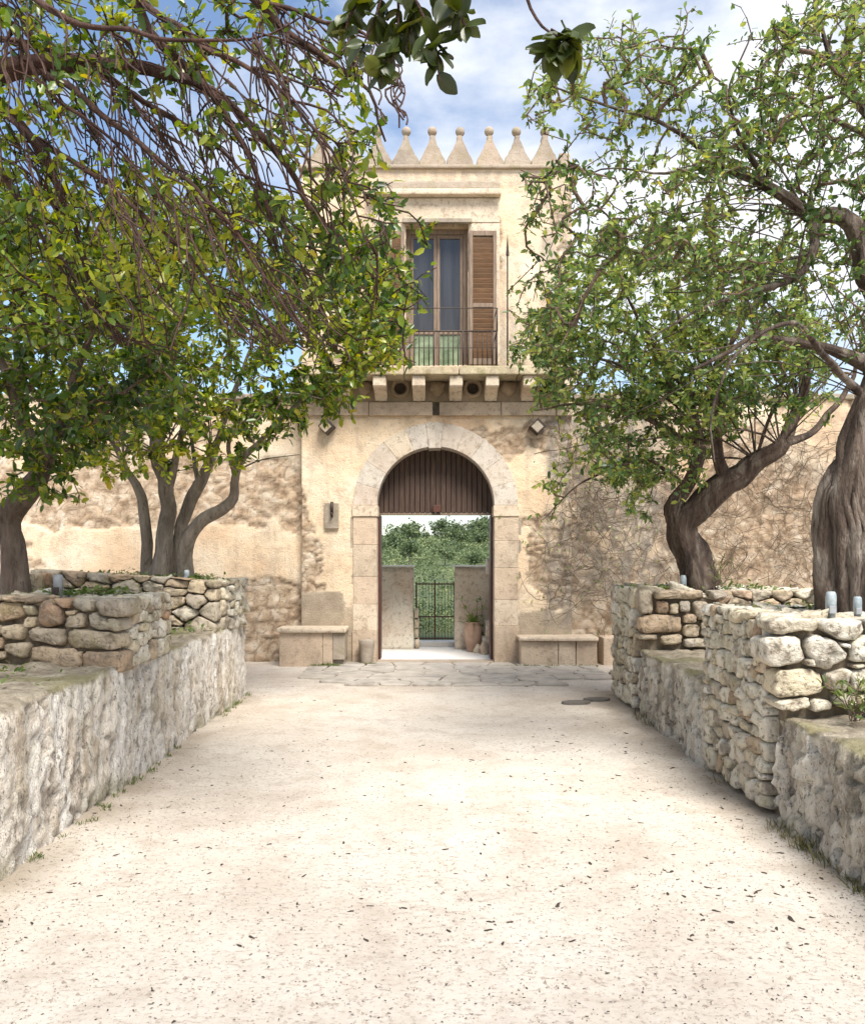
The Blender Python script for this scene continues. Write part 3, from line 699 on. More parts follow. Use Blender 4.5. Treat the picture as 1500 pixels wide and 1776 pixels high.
def chaikin(poly, it=2, k=0.25):
    for _ in range(it):
        q = []
        for i in range(len(poly)):
            a, b = poly[i], poly[(i + 1) % len(poly)]
            q.append((a[0] + k * (b[0] - a[0]), a[1] + k * (b[1] - a[1]))); q.append((a[0] + (1 - k) * (b[0] - a[0]), a[1] + (1 - k) * (b[1] - a[1])))
        poly = q
    return poly
def pave():
    X0, X1, Y0, Y1 = -1.75, 2.32, 10.55, FY - .07
    seeds = []; y = Y0 + .12
    while y < Y1:
        x = X0 + random.uniform(0, .25)
        while x < X1:
            seeds.append((x, y + random.uniform(-.07, .07))); x += random.uniform(.32, .62)
        y += random.uniform(.24, .34)
    for c in cells(seeds, (X0, X1, Y0, Y1), .028, 1.2):
        xm_ = sum(p[0] for p in c) / len(c); ym_ = sum(p[1] for p in c) / len(c)
        if ym_ < 11.0 and (abs(xm_ - .2) > 1.5 or random.random() < .3): continue
        if len(c) < 3: continue
        c = chaikin(c, 1, .12); h = random.uniform(.004, .018)
        bm = bmesh.new(); n = len(c)
        lo = [bm.verts.new((x, y, -.03)) for x, y in c]; hi = [bm.verts.new((x, y, h)) for x, y in c]
        inn = [bm.verts.new((xm_ + (x - xm_) * .93, ym_ + (y - ym_) * .93, h + .008)) for x, y in c]
        for i in range(n):
            j = (i + 1) % n; bm.faces.new([lo[i], lo[j], hi[j], hi[i]]); bm.faces.new([hi[i], hi[j], inn[j], inn[i]])
        bm.faces.new(inn)
        mesh_obj('flagstone', bm_mesh('flagstone', bm), M['flag'], pav)
pave()
tag(box('yard_floor', M['white_floor'], None, -4.5, 4.5, FY + .25, 15.3, -0.03, 0.012, 0), kind='structure')
def roughbox(name, mat, parent, x0, x1, y0, y1, z0, z1, res=.06, amp=.03, seed=1):
    bm = bmesh.new(); add_box(bm, x0, x1, y0, y1, z0, z1)
    for ax, L in ((0, x1 - x0), (1, y1 - y0), (2, z1 - z0)):
        n = int(L / res)
        for i in range(1, n):
            co = [0, 0, 0]; co[ax] = (x0, y0, z0)[ax] + L * i / n; no = [0, 0, 0]; no[ax] = 1
            bmesh.ops.bisect_plane(bm, geom=bm.verts[:] + bm.edges[:] + bm.faces[:], plane_co=co, plane_no=no)
    bm.normal_update()
    A = np.array([v.co[:] for v in bm.verts]); d = np.stack([fbm(A, 4, 4, seed + k) - .5 for k in range(3)], -1) * 2 * amp
    for v, q in zip(bm.verts, d): v.co += Vector(q)
    return mesh_obj(name, bm_mesh(name, bm), mat, parent, True)
YD = 14.5
yw = thing('yard_wall', 'low pale plastered wall left of the metal gate behind the archway', 'wall', (-1.5, YD, 0))
roughbox('wall_body', M['limewash'], yw, -3.4, fx(717, YD), YD, YD + .45, -.02, fz(985, YD), .09, .018, 5)
box('wall_cap', M['white_floor'], yw, -3.42, fx(718.5, YD), YD - .02, YD + .47, fz(984, YD), fz(981, YD), .008)
for k in range(4): roughbox('end_stone', M['pale'], yw, fx(718, YD) + .01, fx(718, YD) + .08 - .01 * (k % 2), YD + .08, YD + .4, .02 + k * .17, .17 + k * .17, .07, .012, 40 + k)
yw = thing('yard_wall', 'low stained plaster wall right of the metal gate behind the terracotta pot', 'wall', (1.5, YD, 0))
roughbox('wall_body', M['limewash'], yw, fx(789, YD), 3.4, YD, YD + .45, -.02, fz(985, YD), .09, .018, 9)
box('wall_cap', M['white_floor'], yw, fx(787, YD), 3.42, YD - .02, YD + .47, fz(984, YD), fz(981, YD), .008)
ys_ = thing('broken_wall', 'ragged white stone wall end at the right edge of the gateway view', 'wall', (1.1, 13.9, 0))
zc = 0.0
for k in range(7):
    hh = random.uniform(.2, .3); xo = fx(849 + random.uniform(-6, 5), 14.0) if k > 1 else fx(836 + 6 * k, 14.0)
    roughbox('stone', M['limewash'], ys_, xo, 1.35, 13.78 + random.uniform(0, .05), 14.3, zc, zc + hh - .012, .08, .02, 60 + k); zc += hh
GY = 15.2
mg = thing('metal_gate', 'rusty see-through metal gate between the two low yard walls', 'gate', (0, GY, 0))
gx0, gx1, gz0, gz1 = fx(722, GY), fx(788, GY), .1, fz(1010, GY)
tag(box('step', M['white_floor'], None, gx0 - .03, gx1 + .03, 14.96, GY + .12, .013, .085, .008), 'white stone sill step under the metal gate', 'step')
for x in (gx0, (gx0 + gx1) / 2 - .01, gx1): box('gate_post', M['rust'], mg, x - .014, x + .014, GY - .014, GY + .014, gz0, gz1 + (.04 if abs(x) < .2 else 0), .003)
for z in (gz0 + .03, (gz0 + gz1) / 2 - .1, gz1 - .03): box('gate_rail', M['rust'], mg, gx0 + .016, gx1 - .016, GY - .01, GY + .008, z - .012, z + .012, .002)
for i in range(1, 12):
    x = gx0 + (gx1 - gx0) * i / 12
    if i != 6: rod('gate_bar', (x, GY, gz0), (x, GY, gz1), .0035, M['iron'], mg, 5)
# potted agave, shrub, rocks
def lathe(name, prof, mat, parent, c, n=24):
    bm = bmesh.new(); rg = []
    for i in range(n):
        t = 2 * math.pi * i / n; rg.append([bm.verts.new((c[0] + r * math.cos(t), c[1] + r * math.sin(t), c[2] + z)) for r, z in prof])
    for i in range(n):
        for j in range(len(prof) - 1): bm.faces.new([rg[i][j], rg[(i + 1) % n][j], rg[(i + 1) % n][j + 1], rg[i][j + 1]])
    bmesh.ops.remove_doubles(bm, verts=bm.verts[:], dist=1e-5)
    return mesh_obj(name, bm_mesh(name, bm), mat, parent, True)
PC = (fx(820, 14.15), 14.15, .012)
pot = thing('potted_agave', 'round terracotta pot with a spiky agave beyond the archway', 'potted plant', PC)
lathe('pot', [(0, 0), (.09, 0), (.10, .02), (.135, .2), (.15, .33), (.145, .41), (.12, .455), (.135, .47), (.135, .49), (.115, .49), (.105, .44), (0, .43)], M['terracotta'], pot, PC)
def blade(name, base, d, L, wd, mat, parent, seed, curl=.3):
    d = Vector(d).normalized(); side = d.cross(Vector((0, 0, 1))).normalized(); bm = bmesh.new(); rows = []
    for t in np.linspace(0, 1, 7):
        c = Vector(base) + d * L * t + Vector((0, 0, -curl * L * t * t)); ww = wd * (1 - t) ** .7 * (.6 + .8 * t * (1 - t) * 2) + .001
        rows.append([bm.verts.new(c - side * ww), bm.verts.new(c + Vector((0, 0, -.25 * ww))), bm.verts.new(c + side * ww)])
    for i in range(6):
        for j in range(2): bm.faces.new([rows[i][j], rows[i][j + 1], rows[i + 1][j + 1], rows[i + 1][j]])
    me = bm_mesh(name, bm); attr(me, 'tint', np.full(len(me.vertices), seed)); return mesh_obj(name, me, mat, parent, True)
for i in range(22):
    t = i * 2.4; e = R(20 + 55 * (i / 22)); d = (math.cos(t) * math.cos(e), math.sin(t) * math.cos(e), math.sin(e))
    blade('leaf', (PC[0], PC[1], PC[2] + .42), d, random.uniform(.3, .44), .032, M['grass'], pot, random.uniform(.2, .8))

def rock(name, mat, parent, c, s, seed, label=None):
    bm = bmesh.new(); bmesh.ops.create_icosphere(bm, subdivisions=3, radius=1.0)
    A = np.array([v.co[:] for v in bm.verts]); q = (fbm(A + seed * 7, 1.3, 4, seed) - .5) * .9
    for v, k in zip(bm.verts, q): v.co = Vector((c[0] + v.co.x * s[0] * (1 + k), c[1] + v.co.y * s[1] * (1 + k), c[2] + v.co.z * s[2] * (1 + k)))
    return mesh_obj(name, bm_mesh(name, bm), mat, parent, True)
tag(rock('rock', M['pale'], None, (fx(829, 13.95), 13.95, .07), (.07, .07, .09), 3), 'small pale rock standing beside the terracotta pot', 'rock')
tag(rock('rock', M['trim'], None, (fx(839, 13.75), 13.75, .09), (.06, .06, .13), 5), 'ochre rock at the foot of the ragged white wall end', 'rock')

# ------------------------------------------------------------------ leaves and branches, vectorised
LT = np.array([(0, 0, 0), (.3, .40, .07), (.3, -.40, .07), (.72, .38, .05), (.72, -.38, .05), (1, 0, -.06), (.33, 0, 0), (.72, 0, -.01)])
LF = np.array([(0, 2, 6), (0, 6, 1), (2, 4, 6), (4, 7, 6), (6, 7, 1), (7, 3, 1), (4, 5, 7), (7, 5, 3)])
def unit(a): return a / np.maximum(np.linalg.norm(a, axis=-1, keepdims=True), 1e-9)
def leaves_mesh(name, base, d, nrm, L, W, tint):
    base, d, nrm = map(np.asarray, (base, d, nrm)); d = unit(d); s = unit(np.cross(nrm, d)); n = np.cross(d, s)
    L = np.asarray(L)[:, None, None]; W = np.asarray(W)[:, None, None]
    V = base[:, None, :] + d[:, None, :] * LT[None, :, 0:1] * L + s[:, None, :] * LT[None, :, 1:2] * W + n[:, None, :] * LT[None, :, 2:3] * L
    N = len(base); F = (LF[None] + (np.arange(N) * 8)[:, None, None]).reshape(-1, 3)
    me = np_mesh(name, V.reshape(-1, 3), F); attr(me, 'tint', np.repeat(tint, 8)); return me
def tubes(a, b, ra, rb, sides):
    """frustums for edges a->b, returns verts, quads"""
    d = unit(b - a); ref = np.where(np.abs(d[:, 2:3]) < .9, np.array([[0, 0, 1.0]]), np.array([[1.0, 0, 0]]))
    u = unit(np.cross(d, ref)); v = np.cross(d, u)
    t = np.linspace(0, 2 * math.pi, sides, endpoint=False); c, s = np.cos(t), np.sin(t)
    off = u[:, None, :] * c[None, :, None] + v[:, None, :] * s[None, :, None]
    e = (b - a) * .06
    V = np.concatenate([(a - e)[:, None, :] + off * ra[:, None, None], (b + e)[:, None, :] + off * rb[:, None, None]], 1)
    N = len(a); k = np.arange(sides); q = np.stack([k, (k + 1) % sides, (k + 1) % sides + sides, k + sides], -1)
    F = (q[None] + (np.arange(N) * 2 * sides)[:, None, None]).reshape(-1, 4)
    return V.reshape(-1, 3), F
def catmull(pts, step):
    pts = np.asarray(pts, float); n = len(pts); outp = []
    ext = np.vstack([2 * pts[0] - pts[1], pts, 2 * pts[-1] - pts[-2]])
    for i in range(n - 1):
        p0, p1, p2, p3 = ext[i], ext[i + 1], ext[i + 2], ext[i + 3]
        m = max(2, int(np.linalg.norm((p2 - p1)[:3]) / step))
        for t in np.arange(m) / m:
            outp.append(.5 * (2 * p1 + (p2 - p0) * t + (2 * p0 - 5 * p1 + 4 * p2 - p3) * t * t + (3 * p1 - p0 - 3 * p2 + p3) * t ** 3))
    outp.append(pts[-1]); return np.array(outp)
def limb_mesh(path, sides, gn, seed, flare=0.0):
    """path (n,4) xyz r -> verts, quads with gnarled cross sections"""
    p = path[:, :3]; r = path[:, 3]; n = len(p); rmax = r.max()
    tg = unit(np.gradient(p, axis=0)); u = np.cross(tg[0], [0.3, 1, .2]); u = u / np.linalg.norm(u); V = []
    L = np.concatenate([[0], np.cumsum(np.linalg.norm(np.diff(p, axis=0), axis=1))])
    th = np.linspace(0, 2 * math.pi, sides, endpoint=False)
    for i in range(n):
        u = u - tg[i] * np.dot(u, tg[i]); u = u / np.linalg.norm(u); v = np.cross(tg[i], u)
        q = np.stack([np.cos(th) * 1.6, np.sin(th) * 1.6, np.full(sides, L[i] * .9)], -1)
        if rmax < .012:
            V.append(p[i] + (u[None] * np.cos(th)[:, None] + v[None] * np.sin(th)[:, None]) * r[i]); continue
        g = 1 + gn * ((fbm(q, 1.2, 3, seed) - .5) * 1.6 + (fbm(q * [2.4, 2.4, 2.0], 1.3, 3, seed + 3) - .5) * .9)
        fl = 1 + flare * math.exp(-L[i] / .22) * (1 + .5 * np.sin(th * 4 + seed))
        V.append(p[i] + (u[None] * np.cos(th)[:, None] + v[None] * np.sin(th)[:, None]) * (r[i] * g * fl)[:, None])
    V = np.concatenate(V); k = np.arange(sides); q = np.stack([k, (k + 1) % sides, (k + 1) % sides + sides, k + sides], -1)
    F = (q[None] + (np.arange(n - 1) * sides)[:, None, None]).reshape(-1, 4)
    return V, F
def in_poly(x, y, poly):
    c = np.zeros(x.shape, bool); n = len(poly); j = n - 1
    for i in range(n):
        xi, yi = poly[i]; xj, yj = poly[j]
        c ^= ((yi > y) != (yj > y)) & (x < (xj - xi) * (y - yi) / (yj - yi + 1e-9) + xi); j = i
    return c
def sample_crown(poly, y0, y1, n, rng, clump=0.5, seed=0):
    """points of a crown volume: outline given by where it is seen, spread over a depth range"""
    xs = [p[0] for p in poly]; ys = [p[1] for p in poly]; got = []
    while len(got) < n:
        x = rng.uniform(min(xs), max(xs), 4000); y = rng.uniform(min(ys), max(ys), 4000); d = rng.uniform(y0, y1, 4000)
        wb = np.stack([x / 55, y / 55, d], -1); ok = in_poly(x + (fbm(wb, 1, 3, seed + 3) - .5) * 150, y + (fbm(wb, 1, 3, seed + 4) - .5) * 150, poly)
        pts = np.stack([(x - 750) / FPX * d, d, EYE - (y - 962) / FPX * d], -1)
        den = fbm(pts, 1.9, 3, seed + 50); ok &= rng.uniform(0, 1, 4000) < smooth(clump - .10, clump + .10, den) + .09
        got.extend(pts[ok].tolist())
    return np.array(got[:n])
def pxpath(lst):
    """(px,py,depth,radius) rows -> xyz r"""
    return np.array([[*P(*q[:3]), q[3]] if len(q) == 4 else q[:4] for q in lst])   # five values: already in world space

def strands(path, n, seed, sides=8):
    rng = np.random.default_rng(seed); out_v, out_f, off = [], [], 0; p, r = path[:, :3], path[:, 3]; m = len(p)
    for k in range(n):
        a0 = rng.uniform(0, 6.28); tw = rng.normal() * 1.4; i0 = 0 if rng.uniform() < .7 else rng.integers(0, m // 3); i1 = m - rng.integers(0, m // 2); t = np.arange(i0, i1) / m
        if len(t) < 4: continue
        a = a0 + tw * t + .35 * np.sin(t * 9 + a0); ro = r[i0:i1] * rng.uniform(.72, .95)
        c = p[i0:i1] + np.stack([np.cos(a) * ro, np.sin(a) * ro, np.zeros(len(a))], -1)
        rr = r[i0:i1] * rng.uniform(.2, .38) * (1 - .5 * t) * smooth(0, .12, (i1 - np.arange(i0, i1)) / m)
        V, F = limb_mesh(np.concatenate([c, np.maximum(rr, .003)[:, None]], 1), sides, .5, seed + k); out_v.append(V); out_f.append(F + off); off += len(V)
    return np.concatenate(out_v), np.concatenate(out_f)
def tree(name, label, base, limbs, crowns, leafmat, twigmat, barkmat, seed, leafL=(.05, .085), perleaf=(7, 13), sides=14, gn=.42, flare=.16, attach_r=.07, group=None, droop=.15, extra=None, ball=.0):
    rng = np.random.default_rng(seed)
    root = thing(name, label, 'tree', base, group)
    TV, TF, off = [], [], 0
    pos, par, rad0 = [], [], []
    for li, lb in enumerate(limbs):
        path = catmull(pxpath(lb), .07 if lb[0][3] > .008 else .11)
        jit = (np.stack([fbm(path[:, :3], 3, 2, seed + 70 + k) for k in range(3)], -1) - .5) * .09
        path[:, :3] += jit * smooth(0, .5, np.arange(len(path)) * .07)[:, None]
        path[:, 3] = np.maximum(path[:, 3], .004)
        sd_ = sides if path[0, 3] > .05 else (7 if path[0, 3] > .01 else 4)
        V, F = limb_mesh(path, sd_, gn if path[0, 3] > .04 else gn * .4, seed + li, flare if (li == 0 or lb[0][1] > 960) else 0)
        TV.append(V); TF.append(F + off); off += len(V)
        if ball and path[0, 3] > .07:
            keep = path[path[:, 3] > (.1 if path[0, 3] > .12 else .06)]
            V, F = strands(keep, int(ball), seed + li); TV.append(V); TF.append(F + off); off += len(V)
        for i in range(len(path)):
            if path[i, 3] <= attach_r: pos.append(path[i, :3]); par.append(-1); rad0.append(path[i, 3])
    me = np_mesh('trunk', np.concatenate(TV), np.concatenate(TF)); mesh_obj('trunk', me, barkmat, root, True)
    # twigs towards the crown points
    att = np.concatenate(([rng.uniform(*extra[:2], (extra[2], 3))] if extra else []) + [sample_crown(c[0], c[1], c[2], c[3], rng, c[4] if len(c) > 4 else .5, seed) for c in crowns])
    cap = 120000; NP = np.zeros((cap, 3)); PA = np.full(cap, -1); LIMB = np.zeros(cap, bool)
    n = len(pos); NP[:n] = pos; LIMB[:n] = True
    d0 = np.array([np.min(np.sum((NP[:n] - a) ** 2, 1)) for a in att]); order = np.argsort(d0 + rng.uniform(0, .12, len(att)))
    tips, tdir = [], []
    for ai in order:
        a = att[ai]; dd = np.sum((NP[:n] - a) ** 2, 1); i = int(np.argmin(dd)); p0 = NP[i]; D = math.sqrt(dd[i])
        if D > 2.6: continue
        m = max(1, int(math.ceil(D / .11)))
        pd = unit(p0 - NP[PA[i]]) if PA[i] >= 0 else unit(rng.normal(size=3) + (a - p0) / max(D, .01) * 2)
        c = p0 + pd * D * .38 + np.array([0, 0, D * droop * rng.uniform(-.3, 1.2)]) + rng.normal(size=3) * D * .07
        prev = i
        for k in range(1, m + 1):
            t = k / m; q = (1 - t) ** 2 * p0 + 2 * t * (1 - t) * c + t * t * a + rng.normal(size=3) * .012 * (k < m)
            if n >= cap: break
            NP[n] = q; PA[n] = prev; prev = n; n += 1
        tips.append(prev); tdir.append(NP[prev] - NP[PA[prev]] if PA[prev] >= 0 else (a - p0))
    NPn, PAn = NP[:n], PA[:n]
    cnt = np.zeros(n); cnt[tips] += 1
    for i in range(n - 1, -1, -1):
        if PAn[i] >= 0: cnt[PAn[i]] += cnt[i]
    r = np.minimum(  .0027 * np.maximum(cnt, 1) ** .44, .024)
    e = np.where(PAn >= 0)[0]; A, B = NPn[PAn[e]], NPn[e]; rb = r[e]; ra = np.minimum(np.where(LIMB[PAn[e]], rb, r[PAn[e]]), rb * 1.5)
    big = rb > .006
    V1, F1 = tubes(A[~big], B[~big], ra[~big], rb[~big], 4); V2, F2 = tubes(A[big], B[big], ra[big], rb[big], 7)
    me = np_mesh('branches', np.concatenate([V1, V2]), np.concatenate([F1, F2 + len(V1)])); mesh_obj('branches', me, twigmat, root, True)
    # leaves along the last stretch of every twig
    bs, ds = [], []
    for tp, td in zip(tips, tdir):
        k = rng.integers(*perleaf); chain = [tp]
        while len(chain) < 4 and PAn[chain[-1]] >= 0: chain.append(PAn[chain[-1]])
        pts = NPn[chain]; tdn = unit(np.asarray(td))
        w_ = rng.uniform(0, 1, k) ** 1.3 * (len(chain) - 1)
        i0 = np.floor(w_).astype(int); f = (w_ - i0)[:, None]; i1 = np.minimum(i0 + 1, len(chain) - 1)
        bs.append(pts[i0] * (1 - f) + pts[i1] * f + rng.normal(size=(k, 3)) * .012)
        ds.append(tdn * .55 + unit(rng.normal(size=(k, 3))) * .95 + np.array([0, 0, -.12]))
    bs, ds = np.concatenate(bs), np.concatenate(ds); N = len(bs)
    nr = unit(np.array([0, -.15, .75]) + rng.normal(size=(N, 3)) * .62)
    L = rng.uniform(leafL[0], leafL[1], N) * np.where(rng.uniform(size=N) < .3, .6, 1) * rng.uniform(.8, 1.25, N)
    clus = fbm(bs, 1.3, 2, seed + 9); tint = np.clip(rng.normal(.55, .27, N) + (clus - .5) * 1.3, 0, 1) ; tint = np.where(rng.uniform(size=N) < .035, rng.uniform(.88, 1, N), np.minimum(tint, .9))
    me = leaves_mesh('crown', bs, ds, nr, L, L * rng.uniform(.42, .62, N), tint); mesh_obj('crown', me, leafmat, root, True)
    return root

# ------------------------------------------------------------------ dry stone planters and low walls
def stone_piece(poly, depth, bulge, org, U, Vv, Nn, mat, parent, rng, it=2, kk=.15):
    poly = chaikin(poly, 1, kk); q_ = []; sz = math.sqrt(np.ptp([p[0] for p in poly]) * np.ptp([p[1] for p in poly]))
    for i in range(len(poly)):
        a_, b_ = np.array(poly[i]), np.array(poly[(i + 1) % len(poly)]); q_.append(tuple(a_ + rng.normal(size=2) * .012 * sz))
        if np.linalg.norm(b_ - a_) > .22 * sz:
            for t_ in (.33, .67): q_.append(tuple(a_ + (b_ - a_) * t_ + rng.normal(size=2) * .022 * sz))
    A = np.array(q_); c = A.mean(0)
    rings = []; tilt = rng.normal(size=2) * .16
    for sc, wdt in ((.90, -depth), (.99, -bulge * 1.2), (1.0, -bulge * .25), (.955, bulge * .55), (.80, bulge * .85), (.45, bulge)):
        q = c + (A - c) * sc; ww = np.full(len(A), wdt) 
        if wdt > -depth: ww = ww + ((q - c) @ tilt)
        n3 = np.stack([q[:, 0] * 1.0, q[:, 1], np.full(len(A), sc)], -1) + org[1] * 3
        ww = ww + (fbm(n3, 19, 3, 5) - .5) * .06 * (wdt > -depth) * min(1, sz / .15)
        rings.append(np.concatenate([q, ww[:, None]], 1))
    R3 = np.concatenate(rings + [np.array([[c[0], c[1], bulge * 1.0 + rng.normal() * .004]])])
    W = org[None] + R3[:, 0:1] * U[None] + R3[:, 1:2] * Vv[None] + R3[:, 2:3] * Nn[None]
    m = len(A); k = np.arange(m); F = []
    for j in range(len(rings) - 1): F.append(np.stack([k + j * m, (k + 1) % m + j * m, (k + 1) % m + (j + 1) * m, k + (j + 1) * m], -1))
    tri = np.stack([k + (len(rings) - 1) * m, (k + 1) % m + (len(rings) - 1) * m, np.full(m, len(rings) * m)], -1)
    if np.dot(np.cross(U, Vv), Nn) < 0: F = [f[:, ::-1] for f in F]; tri = tri[:, ::-1]
    me = np_mesh('stone', W, [np.concatenate(F), tri]); return mesh_obj('stone', me, mat, parent, False)
def auto_face(rect, course, wid, rng):
    u0, u1, v0, v1 = rect; seeds = []; v = v0
    while v < v1 - .03:
        h = rng.uniform(*course); 
        if v + h > v1 - .05: h = v1 - v
        u = u0 + rng.uniform(-.05, .05); 
        while u < u1:
            w_ = rng.uniform(*wid)
            if rng.uniform() < .18 and h > .11:
                seeds.append((u + w_ * .4, v + h * .27 + rng.uniform(-.01, .01))); seeds.append((u + w_ * .45, v + h * .76))
            else: seeds.append((u + w_ / 2, v + h / 2 + rng.uniform(-.03, .03)))
            u += w_
        v += h
    return [s for s in seeds if u0 < s[0] < u1 and v0 < s[1] < v1]
def stones(parent, p0, p1, z0, z1, mat, seed, course=(.10, .17), wid=(.12, .32), depth=.16, gap=.014, bulge=(.015, .04), nsign=1, z1b=None, asp=1.35, skip=0):
    """face from p0 to p1 (xy); outward normal = nsign * (dy,-dx)"""
    rng = np.random.default_rng(seed); p0, p1 = np.array([*p0, 0.]), np.array([*p1, 0.]); L = np.linalg.norm(p1 - p0); U = (p1 - p0) / L
    N = nsign * np.array([U[1], -U[0], 0.]); Vv = np.array([0, 0, 1.])
    z1b = z1 if z1b is None else z1b; zt = max(z1, z1b)
    sd_ = auto_face((0, L, z0, zt), course, wid, rng)
    for c in cells(sd_, (0, L, z0, zt), gap, asp):
        if z1b != z1: # sloping top
            c = clip(c, (-(z1b - z1) / L, 1.0), z1)
            if len(c) < 3: continue
        A = np.array(c)
        if np.ptp(A[:, 0]) < .035 or np.ptp(A[:, 1]) < .03: continue
        if skip and rng.uniform() < skip: continue
        stone_piece(c, depth, rng.uniform(*bulge), p0, U, Vv, N, mat if rng.uniform() > .15 else (M['dry_warm'] if mat is M['dry_pale'] else M['dry_pale']), parent, rng)
def traced(parent, pl, crop, p0, p1, mat, seed, depth=.2):
    rng = np.random.default_rng(seed); p0, p1 = np.array([*p0, 0.]), np.array([*p1, 0.]); U = (p1 - p0) / np.linalg.norm(p1 - p0); N = np.array([U[1], -U[0], 0.])
    if N[1] > 0: N = -N
    for poly in pl:
        q = []
        for a, b in poly:
            rr = np.array(ray(crop[0] + a / crop[2], crop[1] + b / crop[2])); e = np.array([0, 0, EYE]); t = np.dot(p0 - e, N) / np.dot(rr, N); w_ = e + rr * t
            q.append((float(np.dot(w_ - p0, U)), float(w_[2])))
        stone_piece(q, depth, rng.uniform(.025, .05), p0, U, np.array([0, 0, 1.]), N, mat, parent, rng, 2, .15)
def capstones(parent, poly_rect, z, mat, seed, n=14, th=.05):
    """flat irregular stones lying on a top surface"""
    rng = np.random.default_rng(seed); x0, x1, y0, y1 = poly_rect
    sd_ = [(rng.uniform(x0, x1), rng.uniform(y0, y1)) for _ in range(n)]
    for c in cells(sd_, poly_rect, .03, 1.0):
        A = np.array(c)
        if np.ptp(A[:, 0]) < .06 or np.ptp(A[:, 1]) < .06: continue
        stone_piece(c, th, .012, np.array([0, 0, z]), np.array([1., 0, 0]), np.array([0, 1., 0]), np.array([0, 0, 1.]), mat, parent, rng)

LX, RX = -2.15, 2.08
def slab_core(parent, quad, z0, z1, mat, name='core'):
    bm = bmesh.new(); lo = [bm.verts.new((x, y, z0)) for x, y in quad]; hi = [bm.verts.new((x, y, z1)) for x, y in quad]
    bm.faces.new(hi); bm.faces.new(lo[::-1])
    for i in range(4): bm.faces.new([lo[i], lo[(i + 1) % 4], hi[(i + 1) % 4], hi[i]])
    return mesh_obj(name, bm_mesh(name, bm), mat, parent)

def low_wall(name, label, X, side, y0, y1, h, depth, mat, seed, res=.026, amp=.05, blk=(.34, 1.1), jw=.6, jb=0.0):
    """side=+1: face looks to +X (left wall); profile runs up the face, round the edge, back over the ledge"""
    ny = int((y1 - y0) / res) + 1; ys = np.linspace(y0, y1, ny)
    prof = [(0.0, z) for z in np.linspace(-.05, h - .05, int(h / res))] + [(-.05 + .05 * math.cos(t), h - .05 + .05 * math.sin(t)) for t in np.linspace(0, math.pi / 2, 5)[1:]] + [(-d, h) for d in np.arange(.08, depth, .035)]
    nrm = [(1, 0)] * int(h / res) + [(math.cos(t), math.sin(t)) for t in np.linspace(0, math.pi / 2, 5)[1:]] + [(0, 1)] * len(np.arange(.08, depth, .035))
    pr, nn = np.array(prof), np.array(nrm); npf = len(pr)
    YY = np.repeat(ys, npf); PX = np.tile(pr[:, 0], ny); PZ = np.tile(pr[:, 1], ny); NX = np.tile(nn[:, 0], ny); NZ = np.tile(nn[:, 1], ny)
    p3 = np.stack([YY, PX, PZ], -1); st = p3 * [1, 1, .38]
    rdg = 1 - np.abs(2 * fbm(p3 * [1, 1, .22], 5.5, 4, seed + 21) - 1)
    d = (fbm(st, 2.6, 5, seed) - .5) * amp * 1.3 + (fbm(st, 10, 4, seed + 3) - .5) * amp * .8 + (fbm(p3, 26, 3, seed + 6) - .5) * amp * 1.1 - smooth(.88, 1.0, rdg) * amp * .6
    wb2 = (fbm(p3, 4, 3, seed + 40) - .5) * 1.1; cu, cv_ = blk
    _, edg, cidb = voro(YY / cu + wb2, PZ / cv_ + wb2 * .8 + 7.3, seed + 2)
    jn = smooth(.10, .0, edg) * smooth(.32, .5, fbm(p3, 1.1, 2, seed + 44) + jb); d = d + ((cidb - .5) * .05 - jn * .05) * jw
    pits = smooth(.60, .72, fbm(st * [1, 1, .8], 13, 3, seed + 12)); d -= pits * amp * .7
    dtop = (fbm(p3 * [1, 1, 0], 5, 4, seed + 8) - .5) * .06
    topness = smooth(.1, .9, NZ)
    d = d * (1 - .55 * topness)
    Zo = PZ + NZ * d + dtop * smooth(h * .75, h, PZ)
    Xo = X + side * (PX + NX * d + .02 * (1 - PZ / h))
    V = np.stack([Xo, YY, Zo], -1); idx = np.arange(ny * npf).reshape(ny, npf)
    F = np.stack([idx[:-1, :-1], idx[1:, :-1], idx[1:, 1:], idx[:-1, 1:]], -1).reshape(-1, 4)
    if side < 0: F = F[:, ::-1]
    me = np_mesh(name, V, F)
    moss = smooth(.52, .66, fbm(p3, 2.4, 4, seed + 15)) * (.15 + .6 * topness + .5 * smooth(.16, .0, PZ))
    attr(me, 'pit', np.clip(pits * .8 + smooth(.9, 1.0, rdg) * .4 + jn * .9, 0, 1)); attr(me, 'ledge', topness); attr(me, 'moss', np.clip(moss, 0, 1))
    o = thing(name, label, 'wall', (X, (y0 + y1) / 2, 0))
    mesh_obj('wall_face', me, mat, o, True)
    xa, xb = sorted((X - side * .09, X - side * depth))
    box('wall_core', M['core'], o, xa, xb, y0 + .01, y1 - .01, -.05, h - .06, 0)
    return o
